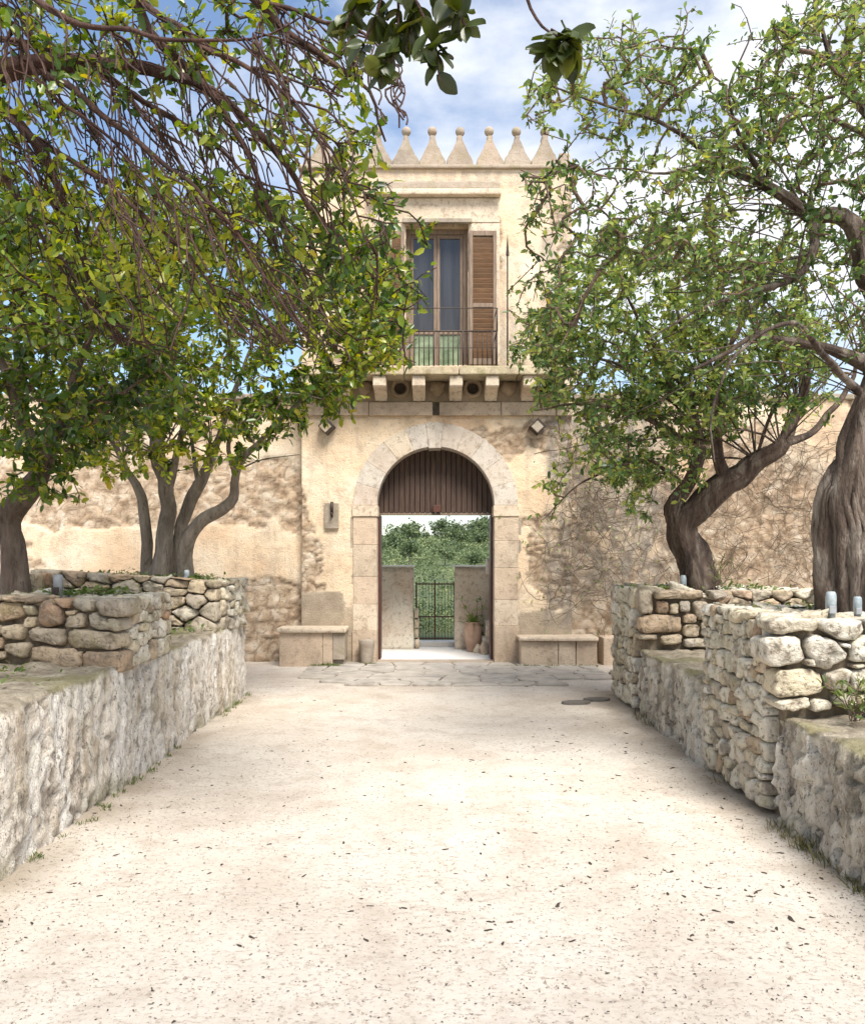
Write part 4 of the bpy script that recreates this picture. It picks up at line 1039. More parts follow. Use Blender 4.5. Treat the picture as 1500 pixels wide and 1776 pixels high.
# ---- left side
low_wall('retaining_wall', 'long limewashed rough stone retaining wall along the left of the path', LX, 1, 2.0, 9.95, .83, 1.75, M['low_left'], 5, amp=.036, blk=(.34, 1.3), jw=.55)
Lc = [(0, 470, 190, 465, 215, 600, 0, 650), (30, 415, 380, 420, 370, 470, 310, 480, 40, 465), (215, 500, 300, 500, 310, 580, 240, 585), (235, 600, 310, 600, 312, 690, 230, 692),
      (330, 480, 430, 455, 540, 520, 565, 650, 500, 680, 350, 680, 320, 590), (470, 435, 620, 440, 610, 530, 545, 525), (630, 435, 840, 440, 820, 540, 760, 555, 650, 520), (580, 550, 670, 540, 660, 580, 590, 590),
      (600, 590, 740, 560, 745, 690, 580, 695), (770, 580, 830, 560, 900, 610, 1020, 620, 1040, 725, 960, 715, 790, 690), (860, 440, 1080, 440, 1090, 590, 1030, 605, 900, 590),
      (40, 680, 150, 660, 210, 690, 205, 800, 60, 790), (240, 720, 310, 690, 560, 700, 570, 830, 500, 845, 250, 800), (590, 720, 640, 705, 1030, 738, 1040, 890, 620, 870, 585, 820),
      (50, 830, 275, 825, 230, 970, 60, 900), (280, 840, 700, 880, 710, 1060, 270, 1000), (720, 900, 1045, 900, 1045, 1090, 940, 1095, 700, 1055), (-140, 770, 40, 780, 35, 880, -140, 880),
      (-150, 470, -12, 470, -10, 640, -150, 640), (-130, 660, 25, 670, 40, 760, -130, 760), (-130, 890, 40, 900, 50, 970, -130, 960), (-150, 415, 20, 415, 20, 462, -150, 462)]
tr = lambda L: [[(p[i], p[i + 1]) for i in range(0, len(p), 2)] for p in L]
pl1 = thing('stone_planter', 'dry stone planter block with big warm stones around the leftmost trunk', 'planter', (LX - .8, 6.4, .8))
traced(pl1, tr(Lc), (0, 950, 5.0), (LX, 5.95), (LX - 1.6, 6.30), M['dry_warm'], 3)
stones(pl1, (LX, 6.12), (LX, 7.02), .80, 1.30, M['dry_pale'], 21, (.11, .19), (.09, .2), .18, .010, (.02, .05))
stones(pl1, (LX - 1.6, 7.05), (LX + .02, 7.05), .80, 1.30, M['dry_warm'], 22, nsign=-1)
slab_core(pl1, [(LX - 1.7, 6.35), (LX - .06, 6.01), (LX - .06, 6.99), (LX - 1.7, 6.99)], .78, 1.265, M['soil'])
capstones(pl1, (LX - .85, LX - .02, 6.12, 6.98), 1.275, M['dry_pale'], 4, 16)
pl2 = thing('stone_planter', 'far left dry stone planter holding the many-stemmed tree', 'planter', (LX - .8, 9.2, .8))
stones(pl2, (LX - 1.9, 8.75), (LX - .02, 8.7), .80, 1.46, M['dry_warm'], 31, (.09, .17), (.13, .36), .2, .013, (.02, .05), z1b=1.34)
stones(pl2, (LX, 8.88), (LX, 9.95), .80, 1.34, M['dry_pale'], 32, (.14, .22), (.12, .3), .18, .016, (.015, .035))
slab_core(pl2, [(LX - 1.95, 8.82), (LX - .06, 8.78), (LX - .06, 9.93), (LX - 1.95, 9.93)], .78, 1.30, M['soil'])
capstones(pl2, (LX - 1.5, LX - .02, 8.76, 9.9), 1.315, M['dry_pale'], 6, 22)
bk = thing('terrace_wall', 'rubble wall at the back of the ledge between the two left planters', 'wall', (LX - 1.75, 7.9, .8))
stones(bk, (LX - 1.72, 7.0), (LX - 1.72, 8.8), .82, 1.42, M['dry_warm'], 41, (.1, .17), (.12, .3), .15)
box('core', M['soil'], bk, LX - 2.2, LX - 1.78, 7.0, 8.8, .7, 1.38, 0)
bk = thing('terrace_wall', 'rubble wall behind the near ledge left of the leftmost trunk', 'wall', (LX - 1.75, 4.2, .8))
stones(bk, (LX - 1.72, 2.2), (LX - 1.72, 6.4), .82, 1.32, M['dry_warm'], 43, (.11, .18), (.15, .35), .15)
box('core', M['soil'], bk, LX - 2.2, LX - 1.78, 2.0, 6.6, .7, 1.28, 0)
tag(box('terrace_soil', M['soil'], None, -12, LX - 1.7, 2.0, 9.96, -.05, 1.22, 0), kind='structure')
# a few loose stones piled behind the first planter
for i in range(14):
    px, py = random.uniform(50, 150), random.uniform(985, 1012); Y = random.uniform(7.2, 8.2); q = P(px, py, Y)
    tag(rock('loose_stone', M['dry_pale'], None, (q.x - .3, 8.35 + random.uniform(-.25, .25), .86 + .085 * (i // 3) + random.uniform(0, .02)), (random.uniform(.09, .16), random.uniform(.08, .12), random.uniform(.06, .09)), 80 + i), 'loose pale stone in the heap between the two left planters', 'stone', 'loose stones heaped between the left planters')
# ---- right side
RH = .64
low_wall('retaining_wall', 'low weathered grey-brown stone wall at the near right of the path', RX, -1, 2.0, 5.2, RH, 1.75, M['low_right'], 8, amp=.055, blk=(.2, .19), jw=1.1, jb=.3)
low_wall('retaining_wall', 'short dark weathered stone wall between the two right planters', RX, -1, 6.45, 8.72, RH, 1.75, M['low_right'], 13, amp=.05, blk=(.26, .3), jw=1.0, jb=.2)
Rc = [(650, 390, 760, 345, 1060, 360, 1075, 460, 880, 480, 740, 515, 670, 460), (610, 530, 940, 510, 975, 740, 700, 790, 610, 720), (985, 540, 1060, 500, 1200, 540, 1350, 650, 1330, 720, 1190, 820, 1060, 780, 980, 620),
      (1090, 380, 1480, 365, 1510, 480, 1430, 550, 1300, 560, 1110, 470), (1380, 560, 1520, 500, 1640, 560, 1620, 740, 1380, 740), (720, 820, 1000, 790, 1140, 860, 1160, 1000, 900, 1040, 700, 1050),
      (1150, 850, 1380, 790, 1340, 990, 1170, 980), (1360, 820, 1560, 800, 1600, 1000, 1360, 985), (700, 1080, 1010, 1040, 1020, 1120, 880, 1170, 740, 1150), (1050, 1060, 1200, 1080, 1190, 1150, 1030, 1175),
      (1260, 565, 1370, 590, 1360, 625, 1280, 605), (1385, 765, 1480, 755, 1490, 785, 1390, 795), (975, 720, 1040, 710, 1050, 780, 985, 770), (1230, 1040, 1400, 1010, 1430, 1120, 1240, 1130), (1430, 1030, 1600, 1020, 1620, 1150, 1440, 1140),
      (1520, 375, 1800, 370, 1800, 500, 1640, 540, 1530, 470), (1660, 560, 1860, 530, 1860, 740, 1640, 740), (1620, 780, 1860, 770, 1860, 1000, 1620, 980)]
pr1 = thing('stone_planter', 'near right dry stone planter with large pale blocks under the gnarled trunk', 'planter', (RX + .8, 5.8, .6))
traced(pr1, tr(Rc), (1200, 1000, 5.0), (RX, 5.16), (RX + 1.6, 5.16), M['dry_pale'], 7, .22)
stones(pr1, (RX, 6.55), (RX, 5.34), .02, 1.23, M['dry_pale'], 51, (.09, .17), (.09, .24), .2, .011, (.02, .05))
stones(pr1, (RX + 1.6, 6.58), (RX, 6.58), .62, 1.22, M['dry_warm'], 52, nsign=1)
slab_core(pr1, [(RX + .06, 5.22), (RX + 1.7, 5.22), (RX + 1.7, 6.52), (RX + .06, 6.52)], -.05, 1.18, M['soil'])
capstones(pr1, (RX + .02, RX + .95, 5.36, 6.5), 1.195, M['dry_pale'], 14, 20)
pr2 = thing('stone_planter', 'far right dry stone planter below the leaning dark trunk', 'planter', (RX + .8, 9.1, .6))
Rd = [(172, 352, 395, 352, 398, 445, 172, 445), (405, 350, 465, 345, 470, 390, 410, 395), (408, 402, 488, 402, 490, 468, 410, 465), (250, 222, 520, 222, 520, 268, 250, 270), (265, 275, 325, 280, 325, 345, 265, 342), (332, 295, 380, 290, 380, 345, 335, 345), (385, 275, 440, 280, 435, 335, 388, 335), (450, 280, 535, 280, 535, 380, 480, 380), (170, 450, 270, 452, 268, 480, 175, 480), (280, 460, 400, 452, 400, 500, 300, 510), (498, 390, 545, 390, 545, 455, 500, 460), (170, 222, 245, 222, 245, 345, 180, 345), (540, 222, 700, 222, 700, 270, 540, 270), (410, 475, 545, 475, 545, 520, 410, 520)]
traced(pr2, tr(Rd), (1050, 950, 3.011), (RX, 8.67), (RX + 1.6, 8.67), M['dry_warm'], 9, .2)
stones(pr2, (RX + .78, 8.67), (RX + 1.9, 8.67), .64, 1.24, M['dry_warm'], 61, nsign=1)
stones(pr2, (RX, 9.95), (RX, 8.85), .02, 1.25, M['dry_pale'], 62, (.11, .2), (.12, .28), .2, .011, (.015, .04))
slab_core(pr2, [(RX + .06, 8.73), (RX + 1.95, 8.73), (RX + 1.95, 9.93), (RX + .06, 9.93)], -.05, 1.20, M['soil'])
capstones(pr2, (RX + .02, RX + 1.8, 8.72, 9.9), 1.215, M['dry_pale'], 16, 24)
bk = thing('terrace_wall', 'rubble wall at the back of the ledge between the two right planters', 'wall', (RX + 1.75, 7.6, .6))
stones(bk, (RX + 1.72, 8.7), (RX + 1.72, 6.5), .64, 1.26, M['dry_pale'], 71, (.1, .17), (.12, .3), .15)
box('core', M['soil'], bk, RX + 1.78, RX + 2.2, 6.5, 8.7, .5, 1.22, 0)
bk = thing('terrace_wall', 'rubble wall behind the near right ledge below the gnarled trunk', 'wall', (RX + 1.75, 3.6, .6))
stones(bk, (RX + 1.72, 5.1), (RX + 1.72, 2.2), .64, 1.26, M['dry_pale'], 73, (.1, .17), (.12, .3), .15)
box('core', M['soil'], bk, RX + 1.78, RX + 2.2, 2.0, 5.2, .5, 1.22, 0)
tag(box('terrace_soil', M['soil'], None, RX + 1.7, 12, 2.0, 9.96, -.05, 1.17, 0), kind='structure')

# ---- benches, guard stone, covers, wall lamps
bl = thing('stone_bench', 'stone bench with pale slab seat left of the arch', 'bench', (fx(541), FY - .3, 0))
BY = FY - .42
bx0, bx1, bz = fx(484, BY), fx(598, BY), .485
for a0, a1, m_ in ((bx0, bx0 + .62, 'trim'), (bx0 + .625, bx0 + .765, 'trim'), (bx0 + .77, bx1, 'grey_stone')):
    box('base_block', M[m_], bl, a0, a1, BY + random.uniform(0, .015), FY - .03, -.02 if m_ == 'trim' else .09, bz - .004, .012, .004)
box('base_block', M['grey_stone'], bl, bx0 + .77, bx1 - .01, BY + .06, FY - .03, -.02, .085, .01)
box('seat', M['pale'], bl, bx0 - .03, bx1 + .025, BY - .05, FY - .02, bz, bz + .065, .022, .004)
br = thing('stone_bench', 'long low stone bench right of the arch', 'bench', (fx(971), FY - .3, 0))
bx0, bx1, bz = fx(903, BY), fx(1036, BY), .36
for a0, a1 in ((0, .49), (.495, .72), (.725, 1.0)):
    w_ = bx1 - bx0; box('base_block', M['trim'], br, bx0 + a0 * w_, bx0 + a1 * w_ - .004, BY + random.uniform(0, .015), FY - .03, -.02, bz - .004, .012, .004)
box('seat', M['pale'], br, bx0 - .03, bx1 + .01, BY - .05, FY - .02, bz, bz + .06, .024, .004)
tag(box('stone_block', M['trim'], None, fx(1040), fx(1082), FY - .25, FY + .14, -.02, fz(1106, FY - .25), .02, .008), 'squared stone block beside the right end of the long low bench', 'stone block')
gs = lathe('guard_stone', [(0, 0), (.075, 0), (.085, .03), (.095, .15), (.115, .30), (.118, .36), (.105, .375), (0, .385)], M['grey_stone'], None, (fx(636, FY - .22), FY - .22, -.01), 20)
tag(gs, 'round tapered guard stone at the left foot of the arch', 'guard stone')
for (a0, a1, y0, y1, lab) in ((974, 1026, 9.25, 9.42, 'dark flat cover slab nearer the path centre before the far right planter'), (1012, 1060, 9.45, 9.62, 'dark flat cover slab touching the far right planter side'), (1058, 1076, 11.5, 11.85, 'small dark grate slab near the foot of the long low bench')):
    c = [(fx(a0 + 6, y0), y0), (fx(a1 - 8, y0), y0), (fx(a1, (y0 + y1) / 2), (y0 + y1) / 2 + .02), (fx(a1 - 12, y1), y1), (fx(a0 + 14, y1), y1), (fx(a0, y0), (y0 + y1) / 2)]
    c = chaikin(c, 1, .2); bm = bmesh.new(); n = len(c)
    lo = [bm.verts.new((x, y, -.03)) for x, y in c]; hi = [bm.verts.new((x, y, .016)) for x, y in c]
    for i in range(n): bm.faces.new([lo[i], lo[(i + 1) % n], hi[(i + 1) % n], hi[i]])
    bm.faces.new(hi); tag(mesh_obj('cover_slab', bm_mesh('cover_slab', bm), M['slab_dark']), lab, 'slab')
def walllamp(px, label):
    Y = FY - .12; c = P(px, 740, Y); t = thing('wall_lamp', label, 'wall lamp', (c.x, FY - .03, c.z))
    bm = bmesh.new(); s = .088
    add_box(bm, -s, s, -.09, .1, -s, s, .006); bmesh.ops.rotate(bm, verts=bm.verts[:], cent=(0, 0, 0), matrix=Matrix.Rotation(R(45), 3, 'Y')); bmesh.ops.translate(bm, verts=bm.verts[:], vec=(c.x, Y, c.z))
    mesh_obj('housing', bm_mesh('housing', bm), M['iron'], t)
    bm = bmesh.new(); s = .064; add_box(bm, -s, s, -.11, -.088, -s, s, .01); bmesh.ops.rotate(bm, verts=bm.verts[:], cent=(0, 0, 0), matrix=Matrix.Rotation(R(45), 3, 'Y')); bmesh.ops.translate(bm, verts=bm.verts[:], vec=(c.x - .012, Y, c.z - .012))
    mesh_obj('face_plate', bm_mesh('face_plate', bm), M['grey_stone'], t)
walllamp(567, 'dark diamond-shaped wall lamp high on the left of the arch'); walllamp(932, 'dark diamond-shaped wall lamp high on the right of the arch')
def uplight(px, py, Y, z, h, label, pale=True):
    x = fx(px, Y); t = thing('garden_uplight', label, 'uplight', (x, Y, z))
    h *= .85; m_ = M['lamp_shell'] if pale else M['lamp_grey']; r = h * .18
    lathe('shell', [(0, 0), (r * .8, 0), (r * .82, h * .35), (r, h * .38), (r * 1.02, h * .8), (r * .93, h * .93), (r * .7, h * .99), (0, h)], m_, t, (x, Y, z), 16)
    box('control_box', M['lamp_grey'] if pale else M['iron'], t, x - r * .9, x + r * .5, Y - r * 1.35, Y - r * .6, z + h * .22, z + h * .5, .004)
uplight(1441, 1040, 5.45, 1.19, .21, 'pale blue-white uplight at the foot of the gnarled right trunk'); uplight(1487, 1050, 5.5, 1.19, .17, 'second pale uplight half hidden right of the gnarled trunk')
uplight(1185, 1000, 8.95, 1.21, .21, 'pale uplight before the leaning dark trunk on the far right planter'); uplight(324, 985, 8.9, 1.30, .17, 'pale uplight at the stems of the far left tree'); uplight(101, 1010, 6.3, 1.27, .22, 'grey metal uplight on the leftmost planter', False)

# ------------------------------------------------------------------ trees
def fan(srcs, n, seed, reach, r0, bias):
    rng = np.random.default_rng(seed); res = []
    for _ in range(n):
        s0 = srcs[rng.integers(len(srcs))]; a = rng.uniform(*bias); L = rng.uniform(*reach); dx, dy = math.cos(a) * L, -math.sin(a) * L; dz = rng.uniform(-.7, .7); sag = rng.uniform(-30, 70); r = rng.uniform(.5, 1) * r0
        res.append([(s0[0], s0[1], s0[2], r), (s0[0] + dx * .3, s0[1] + dy * .34, s0[2] + dz * .4, r * .75), (s0[0] + dx * .65, s0[1] + dy * .68 + sag * .3, s0[2] + dz * .8, r * .5), (s0[0] + dx, s0[1] + dy + sag, s0[2] + dz, r * .25)])
    return res
b = P(278, 1000, 9.25)
tree('carob_tree', 'many-stemmed grey carob tree on the far left planter', (b.x, 9.25, 1.3),
  [[(280, 1006, 9.25, .105), (285, 935, 9.25, .088), (291, 865, 9.2, .074), (276, 790, 9.15, .075), (262, 700, 9.1, .05), (230, 600, 9.0, .03), (210, 520, 9.0, .015)],
   [(256, 1004, 9.3, .06), (252, 930, 9.3, .055), (246, 862, 9.3, .05), (214, 800, 9.4, .035), (180, 745, 9.5, .025), (120, 690, 9.6, .012)],
   [(300, 1000, 9.3, .065), (314, 905, 9.35, .06), (345, 842, 9.4, .06), (366, 788, 9.4, .045), (400, 700, 9.4, .03), (432, 600, 9.4, .016), (450, 530, 9.4, .008)],
   [(322, 1003, 9.2, .08), (320, 950, 9.15, .075), (342, 910, 9.1, .068), (384, 884, 9.0, .06), (402, 862, 9.0, .052), (407, 820, 8.95, .04), (442, 770, 8.85, .03), (520, 700, 8.7, .02), (600, 625, 8.6, .01)],
   [(290, 860, 9.2, .05), (310, 780, 9.1, .035), (330, 690, 9.0, .02), (340, 600, 9.0, .01)], [(345, 842, 9.4, .03), (330, 760, 9.6, .02), (300, 640, 9.8, .01)],
   [(407, 825, 8.95, .03), (400, 760, 8.7, .02), (480, 690, 8.4, .012), (560, 690, 8.3, .006)]] + fan([(276, 790, 9.15), (366, 788, 9.4), (407, 820, 8.95), (214, 800, 9.4), (442, 770, 8.85)], 34, 65, (120, 330), .012, (.3, 2.8)),
  [([(60, 560), (150, 400), (300, 330), (480, 330), (620, 400), (680, 520), (680, 640), (640, 670), (560, 680), (500, 730), (420, 740), (330, 760), (200, 760), (130, 740)], 7.9, 10.4, 2100, .44), ([(560, 380), (660, 340), (700, 430), (720, 620), (620, 650)], 8.0, 9.6, 190, .35), ([(480, 690), (600, 650), (640, 690), (560, 730), (480, 800)], 8.2, 9.2, 60, .3), ([(120, 750), (500, 730), (440, 820), (330, 830), (160, 840)], 8.2, 9.6, 130, .4)],
  M['leaf_left'], M['twig'], M['bark_grey'], 101, (.06, .105), (7, 13))
b = P(28, 1034, 6.65)
tree('carob_tree', 'leaning brown carob tree at the left edge on the near planter', (b.x, 6.65, 1.28),
  [[(30, 1042, 6.65, .10), (24, 960, 6.65, .085), (14, 905, 6.65, .08), (42, 860, 6.6, .085), (72, 812, 6.6, .075), (58, 762, 6.6, .06), (32, 700, 6.6, .045), (5, 630, 6.6, .03), (-30, 540, 6.6, .015)],
   [(70, 815, 6.6, .06), (98, 752, 6.6, .05), (118, 690, 6.55, .035), (150, 600, 6.5, .022), (205, 480, 6.4, .012), (240, 400, 6.3, .006)],
   [(18, 905, 6.65, .06), (-10, 880, 6.6, .05), (-60, 855, 6.5, .035), (-140, 820, 6.4, .02)],
   [(30, 705, 6.6, .035), (32, 640, 6.7, .028), (30, 560, 6.8, .02), (45, 440, 6.9, .01)], [(98, 755, 6.6, .03), (170, 720, 6.3, .018), (240, 660, 6.1, .01), (300, 620, 6.0, .006)]],
  [([(-80, 300), (200, 330), (330, 440), (340, 640), (250, 740), (150, 790), (40, 760), (-80, 780)], 5.6, 7.6, 1100, .45), ([(-40, 760), (160, 760), (150, 870), (60, 880)], 6.0, 7.0, 50, .35), ([(-40, 820), (40, 830), (20, 900), (-40, 900)], 6.2, 6.8, 10, .2)],
  M['leaf_left'], M['twig'], M['bark_mid'], 102, (.055, .095), (7, 13))
# large tree out of frame at the left whose boughs arch over the path
rngh = np.random.default_rng(5)
bough = [(-420, 1300, 4.6, .20), (-430, 900, 4.6, .18), (-380, 500, 4.6, .15), (-220, 230, 4.6, .11), (-60, 140, 4.55, .075), (60, 116, 4.5, .05), (160, 112, 4.5, .042), (260, 124, 4.5, .032), (350, 150, 4.5, .024), (430, 212, 4.5, .019), (500, 290, 4.5, .016), (545, 365, 4.5, .013), (610, 440, 4.5, .009), (660, 505, 4.5, .006)]
b2 = [(-220, 230, 4.6, .09), (-60, -60, 4.5, .07), (130, -110, 4.4, .05), (232, -10, 4.4, .026), (268, 60, 4.4, .022), (330, 125, 4.4, .018), (400, 220, 4.4, .015), (450, 300, 4.4, .012), (480, 400, 4.4, .010), (500, 470, 4.4, .005)]
b3 = [(130, -110, 4.4, .045), (320, -90, 4.2, .03), (440, 0, 4.2, .022), (500, 60, 4.2, .018), (570, 110, 4.2, .013), (640, 150, 4.2, .009), (672, 240, 4.2, .005)]
b4 = [(-60, 140, 4.55, .05), (20, 200, 4.7, .03), (90, 300, 4.8, .02), (130, 420, 4.8, .012), (170, 540, 4.8, .006)]
b5 = [(-60, -60, 4.5, .05), (300, -260, 3.6, .035), (620, -200, 2.9, .022), (800, -140, 2.6, .015), (960, -90, 2.45, .008)]
shade_bough = [(-3.6, 4.4, 4.2, .06, 0), (-2.9, 3.0, 5.4, .05, 0), (-1.8, 1.2, 6.0, .04, 0), (-.4, -.4, 6.1, .028, 0), (1.0, -1.4, 6.0, .018, 0), (2.6, -1.8, 5.9, .010, 0), (4.0, -1.6, 5.8, .006, 0)]  # unseen bough behind the camera, added to shade the near path
shade_fork = [(-1.8, 1.2, 6.0, .03, 0), (-2.0, -.4, 5.9, .02, 0), (-2.4, -1.8, 5.7, .010, 0)]  # side fork of the added bough, also out of view
sub = [[(-60, 140, 4.55, .020), (60, 235, 4.3, .015), (200, 335, 4.1, .011), (330, 450, 4.0, .007), (410, 560, 4.0, .004)],
  [(-60, 140, 4.55, .020), (20, 330, 4.6, .014), (110, 470, 4.6, .009), (190, 590, 4.6, .004)], [(60, 116, 4.5, .020), (180, 200, 4.2, .015), (300, 300, 4.0, .011), (420, 420, 3.9, .007), (500, 530, 3.9, .004)],
  [(160, 112, 4.5, .018), (270, 190, 4.7, .014), (380, 260, 4.8, .011), (470, 360, 4.9, .008), (560, 480, 4.9, .004)], [(232, -10, 4.4, .018), (330, 60, 4.1, .014), (430, 110, 4.0, .011), (520, 190, 3.9, .008), (600, 310, 3.9, .005), (640, 430, 3.9, .003)],
  [(-60, -60, 4.5, .022), (60, 0, 4.0, .017), (160, 50, 3.9, .013), (300, 70, 3.8, .009), (430, 60, 3.8, .005), (520, 20, 3.8, .003)], [(-60, -60, 4.5, .018), (30, 60, 4.2, .013), (90, 170, 4.1, .010), (190, 240, 4.1, .007), (260, 340, 4.1, .004)],
  [(440, 0, 4.2, .013), (560, 30, 4.0, .009), (640, 70, 3.9, .006), (700, 150, 3.9, .003)], [(-40, 60, 4.9, .02), (100, 90, 5.1, .015), (220, 170, 5.2, .011), (300, 270, 5.2, .008), (350, 400, 5.2, .004)]]
hang = list(sub)
def droop_twig(src, r, scale):
    cand = [q for q in src if q[0] > -70 and q[1] > -70]
    i = rngh.integers(0, len(cand) - 1); t = rngh.uniform(); s0 = [cand[i][k] * (1 - t) + cand[i + 1][k] * t for k in range(4)]
    dx = rngh.uniform(-10, 190) * scale; dy = rngh.uniform(90, 300) * scale; dz = rngh.uniform(-.5, .5); cv = rngh.uniform(-35, 45) * scale
    if s0[0] + dx > 600: dx = max(8, 600 - s0[0]); dy *= .45
    dy = max(30, min(dy, 600 - s0[1]))
    return [(s0[0], s0[1], s0[2], min(r, s0[3] * .7)), (s0[0] + dx * .3 + cv, s0[1] + dy * .2, s0[2] + dz * .3, r * .75), (s0[0] + dx * .65 + cv * .8, s0[1] + dy * .6, s0[2] + dz * .7, r * .55), (s0[0] + dx, s0[1] + dy, s0[2] + dz, r * .3)]
for src, n_ in [(bough[4:], 16), (b2[1:], 14), (b3[:4], 6), (b4, 6)] + [(q, 21) for q in sub]:
    for _ in range(n_):
        h1 = droop_twig(src, rngh.uniform(.0045, .0085), rngh.uniform(.5, 1.1)); hang.append(h1)
        for _k in range(2): hang.append(droop_twig(h1, rngh.uniform(.0025, .004), rngh.uniform(.25, .5)))
ov = tree('overhanging_tree', 'red-brown arching branches hanging over the path from the top left', (P(-420, 1300, 4.6).x, 4.6, 1.2),
  [bough, b2, b3, b4, b5, shade_bough, shade_fork] + hang,
  [([(-60, 230), (140, 260), (330, 300), (520, 330), (640, 260), (700, 330), (700, 560), (620, 600), (480, 580), (300, 560), (-60, 600)], 3.9, 5.8, 760, .47), ([(-60, -40), (560, -40), (650, 150), (690, 280), (560, 300), (300, 230), (-60, 220)], 3.9, 5.4, 380, .46), ([(640, 420), (740, 380), (760, 520), (700, 640), (620, 640)], 4.2, 5.2, 42, .3)],
  M['leaf_left'], M['twig_red'], M['bark_red'], 103, (.042, .072), (5, 11), 12, .3, .3, .06, droop=-.05, extra=((-2.8, -2.8, 5.2), (4.4, -.3, 6.6), 2600))  # extra: unseen crown behind the camera, added to darken the foreground
b = P(1200, 1015, 9.1)
tree('olive_tree', 'leaning dark-trunked tree on the far right planter spreading over the facade', (b.x, 9.1, 1.2),
  [[(1210, 1022, 9.1, .155), (1196, 965, 9.1, .14), (1182, 915, 9.1, .14), (1216, 880, 9.05, .135), (1262, 842, 9.0, .125), (1310, 798, 8.95, .10), (1352, 772, 8.9, .075), (1385, 715, 8.9, .05), (1400, 620, 8.8, .03), (1380, 500, 8.7, .015)],
   [(1178, 915, 9.1, .10), (1166, 880, 9.1, .09), (1190, 842, 9.1, .075), (1212, 780, 9.0, .055), (1200, 700, 8.9, .04), (1150, 620, 8.8, .025), (1100, 540, 8.7, .014), (1060, 450, 8.6, .007)],
   [(1262, 842, 9.0, .07), (1243, 765, 8.9, .05), (1236, 655, 8.8, .036), (1290, 560, 8.7, .022), (1340, 470, 8.6, .012)],
   [(1212, 780, 9.0, .04), (1110, 725, 8.7, .025), (1010, 700, 8.5, .015), (930, 715, 8.4, .007)], [(1200, 700, 8.9, .03), (1110, 650, 9.2, .02), (1000, 600, 9.4, .012), (920, 540, 9.5, .006)],
   [(1352, 772, 8.9, .05), (1420, 740, 9.2, .03), (1480, 660, 9.4, .02), (1500, 560, 9.5, .01)], [(1190, 842, 9.1, .03), (1120, 800, 8.8, .018), (1020, 830, 8.6, .01), (940, 900, 8.5, .005)],
   [(1236, 655, 8.8, .03), (1180, 560, 8.5, .018), (1180, 450, 8.4, .01), (1150, 360, 8.3, .006)]] + fan([(1212, 780, 9.0), (1200, 700, 8.9), (1243, 765, 8.9), (1236, 655, 8.8), (1352, 772, 8.9), (1310, 798, 8.95), (1385, 715, 8.9)], 60, 61, (140, 330), .014, (.5, 3.1)),
  [([(900, 620), (960, 480), (1060, 400), (1200, 380), (1400, 430), (1440, 640), (1340, 700), (1230, 770), (1130, 840), (1020, 830), (1000, 760), (960, 690)], 7.7, 10.2, 2500, .45), ([(880, 560), (980, 500), (1010, 640), (960, 690), (880, 660)], 8.2, 9.8, 110, .38), ([(1080, 560), (1450, 540), (1460, 720), (1330, 740), (1100, 740)], 8.0, 10.2, 330, .42), ([(880, 620), (940, 560), (970, 680), (1000, 800), (930, 900), (900, 880), (970, 790), (950, 690), (880, 680)], 8.2, 9.4, 50, .3), ([(1060, 820), (1200, 800), (1240, 870), (1100, 900)], 8.3, 9.2, 50, .35)],
  M['leaf_right'], M['twig'], M['bark_dark'], 104, (.05, .085), (7, 12), 18, .8, .12, .08, ball=12)
b = P(1465, 1065, 5.9)
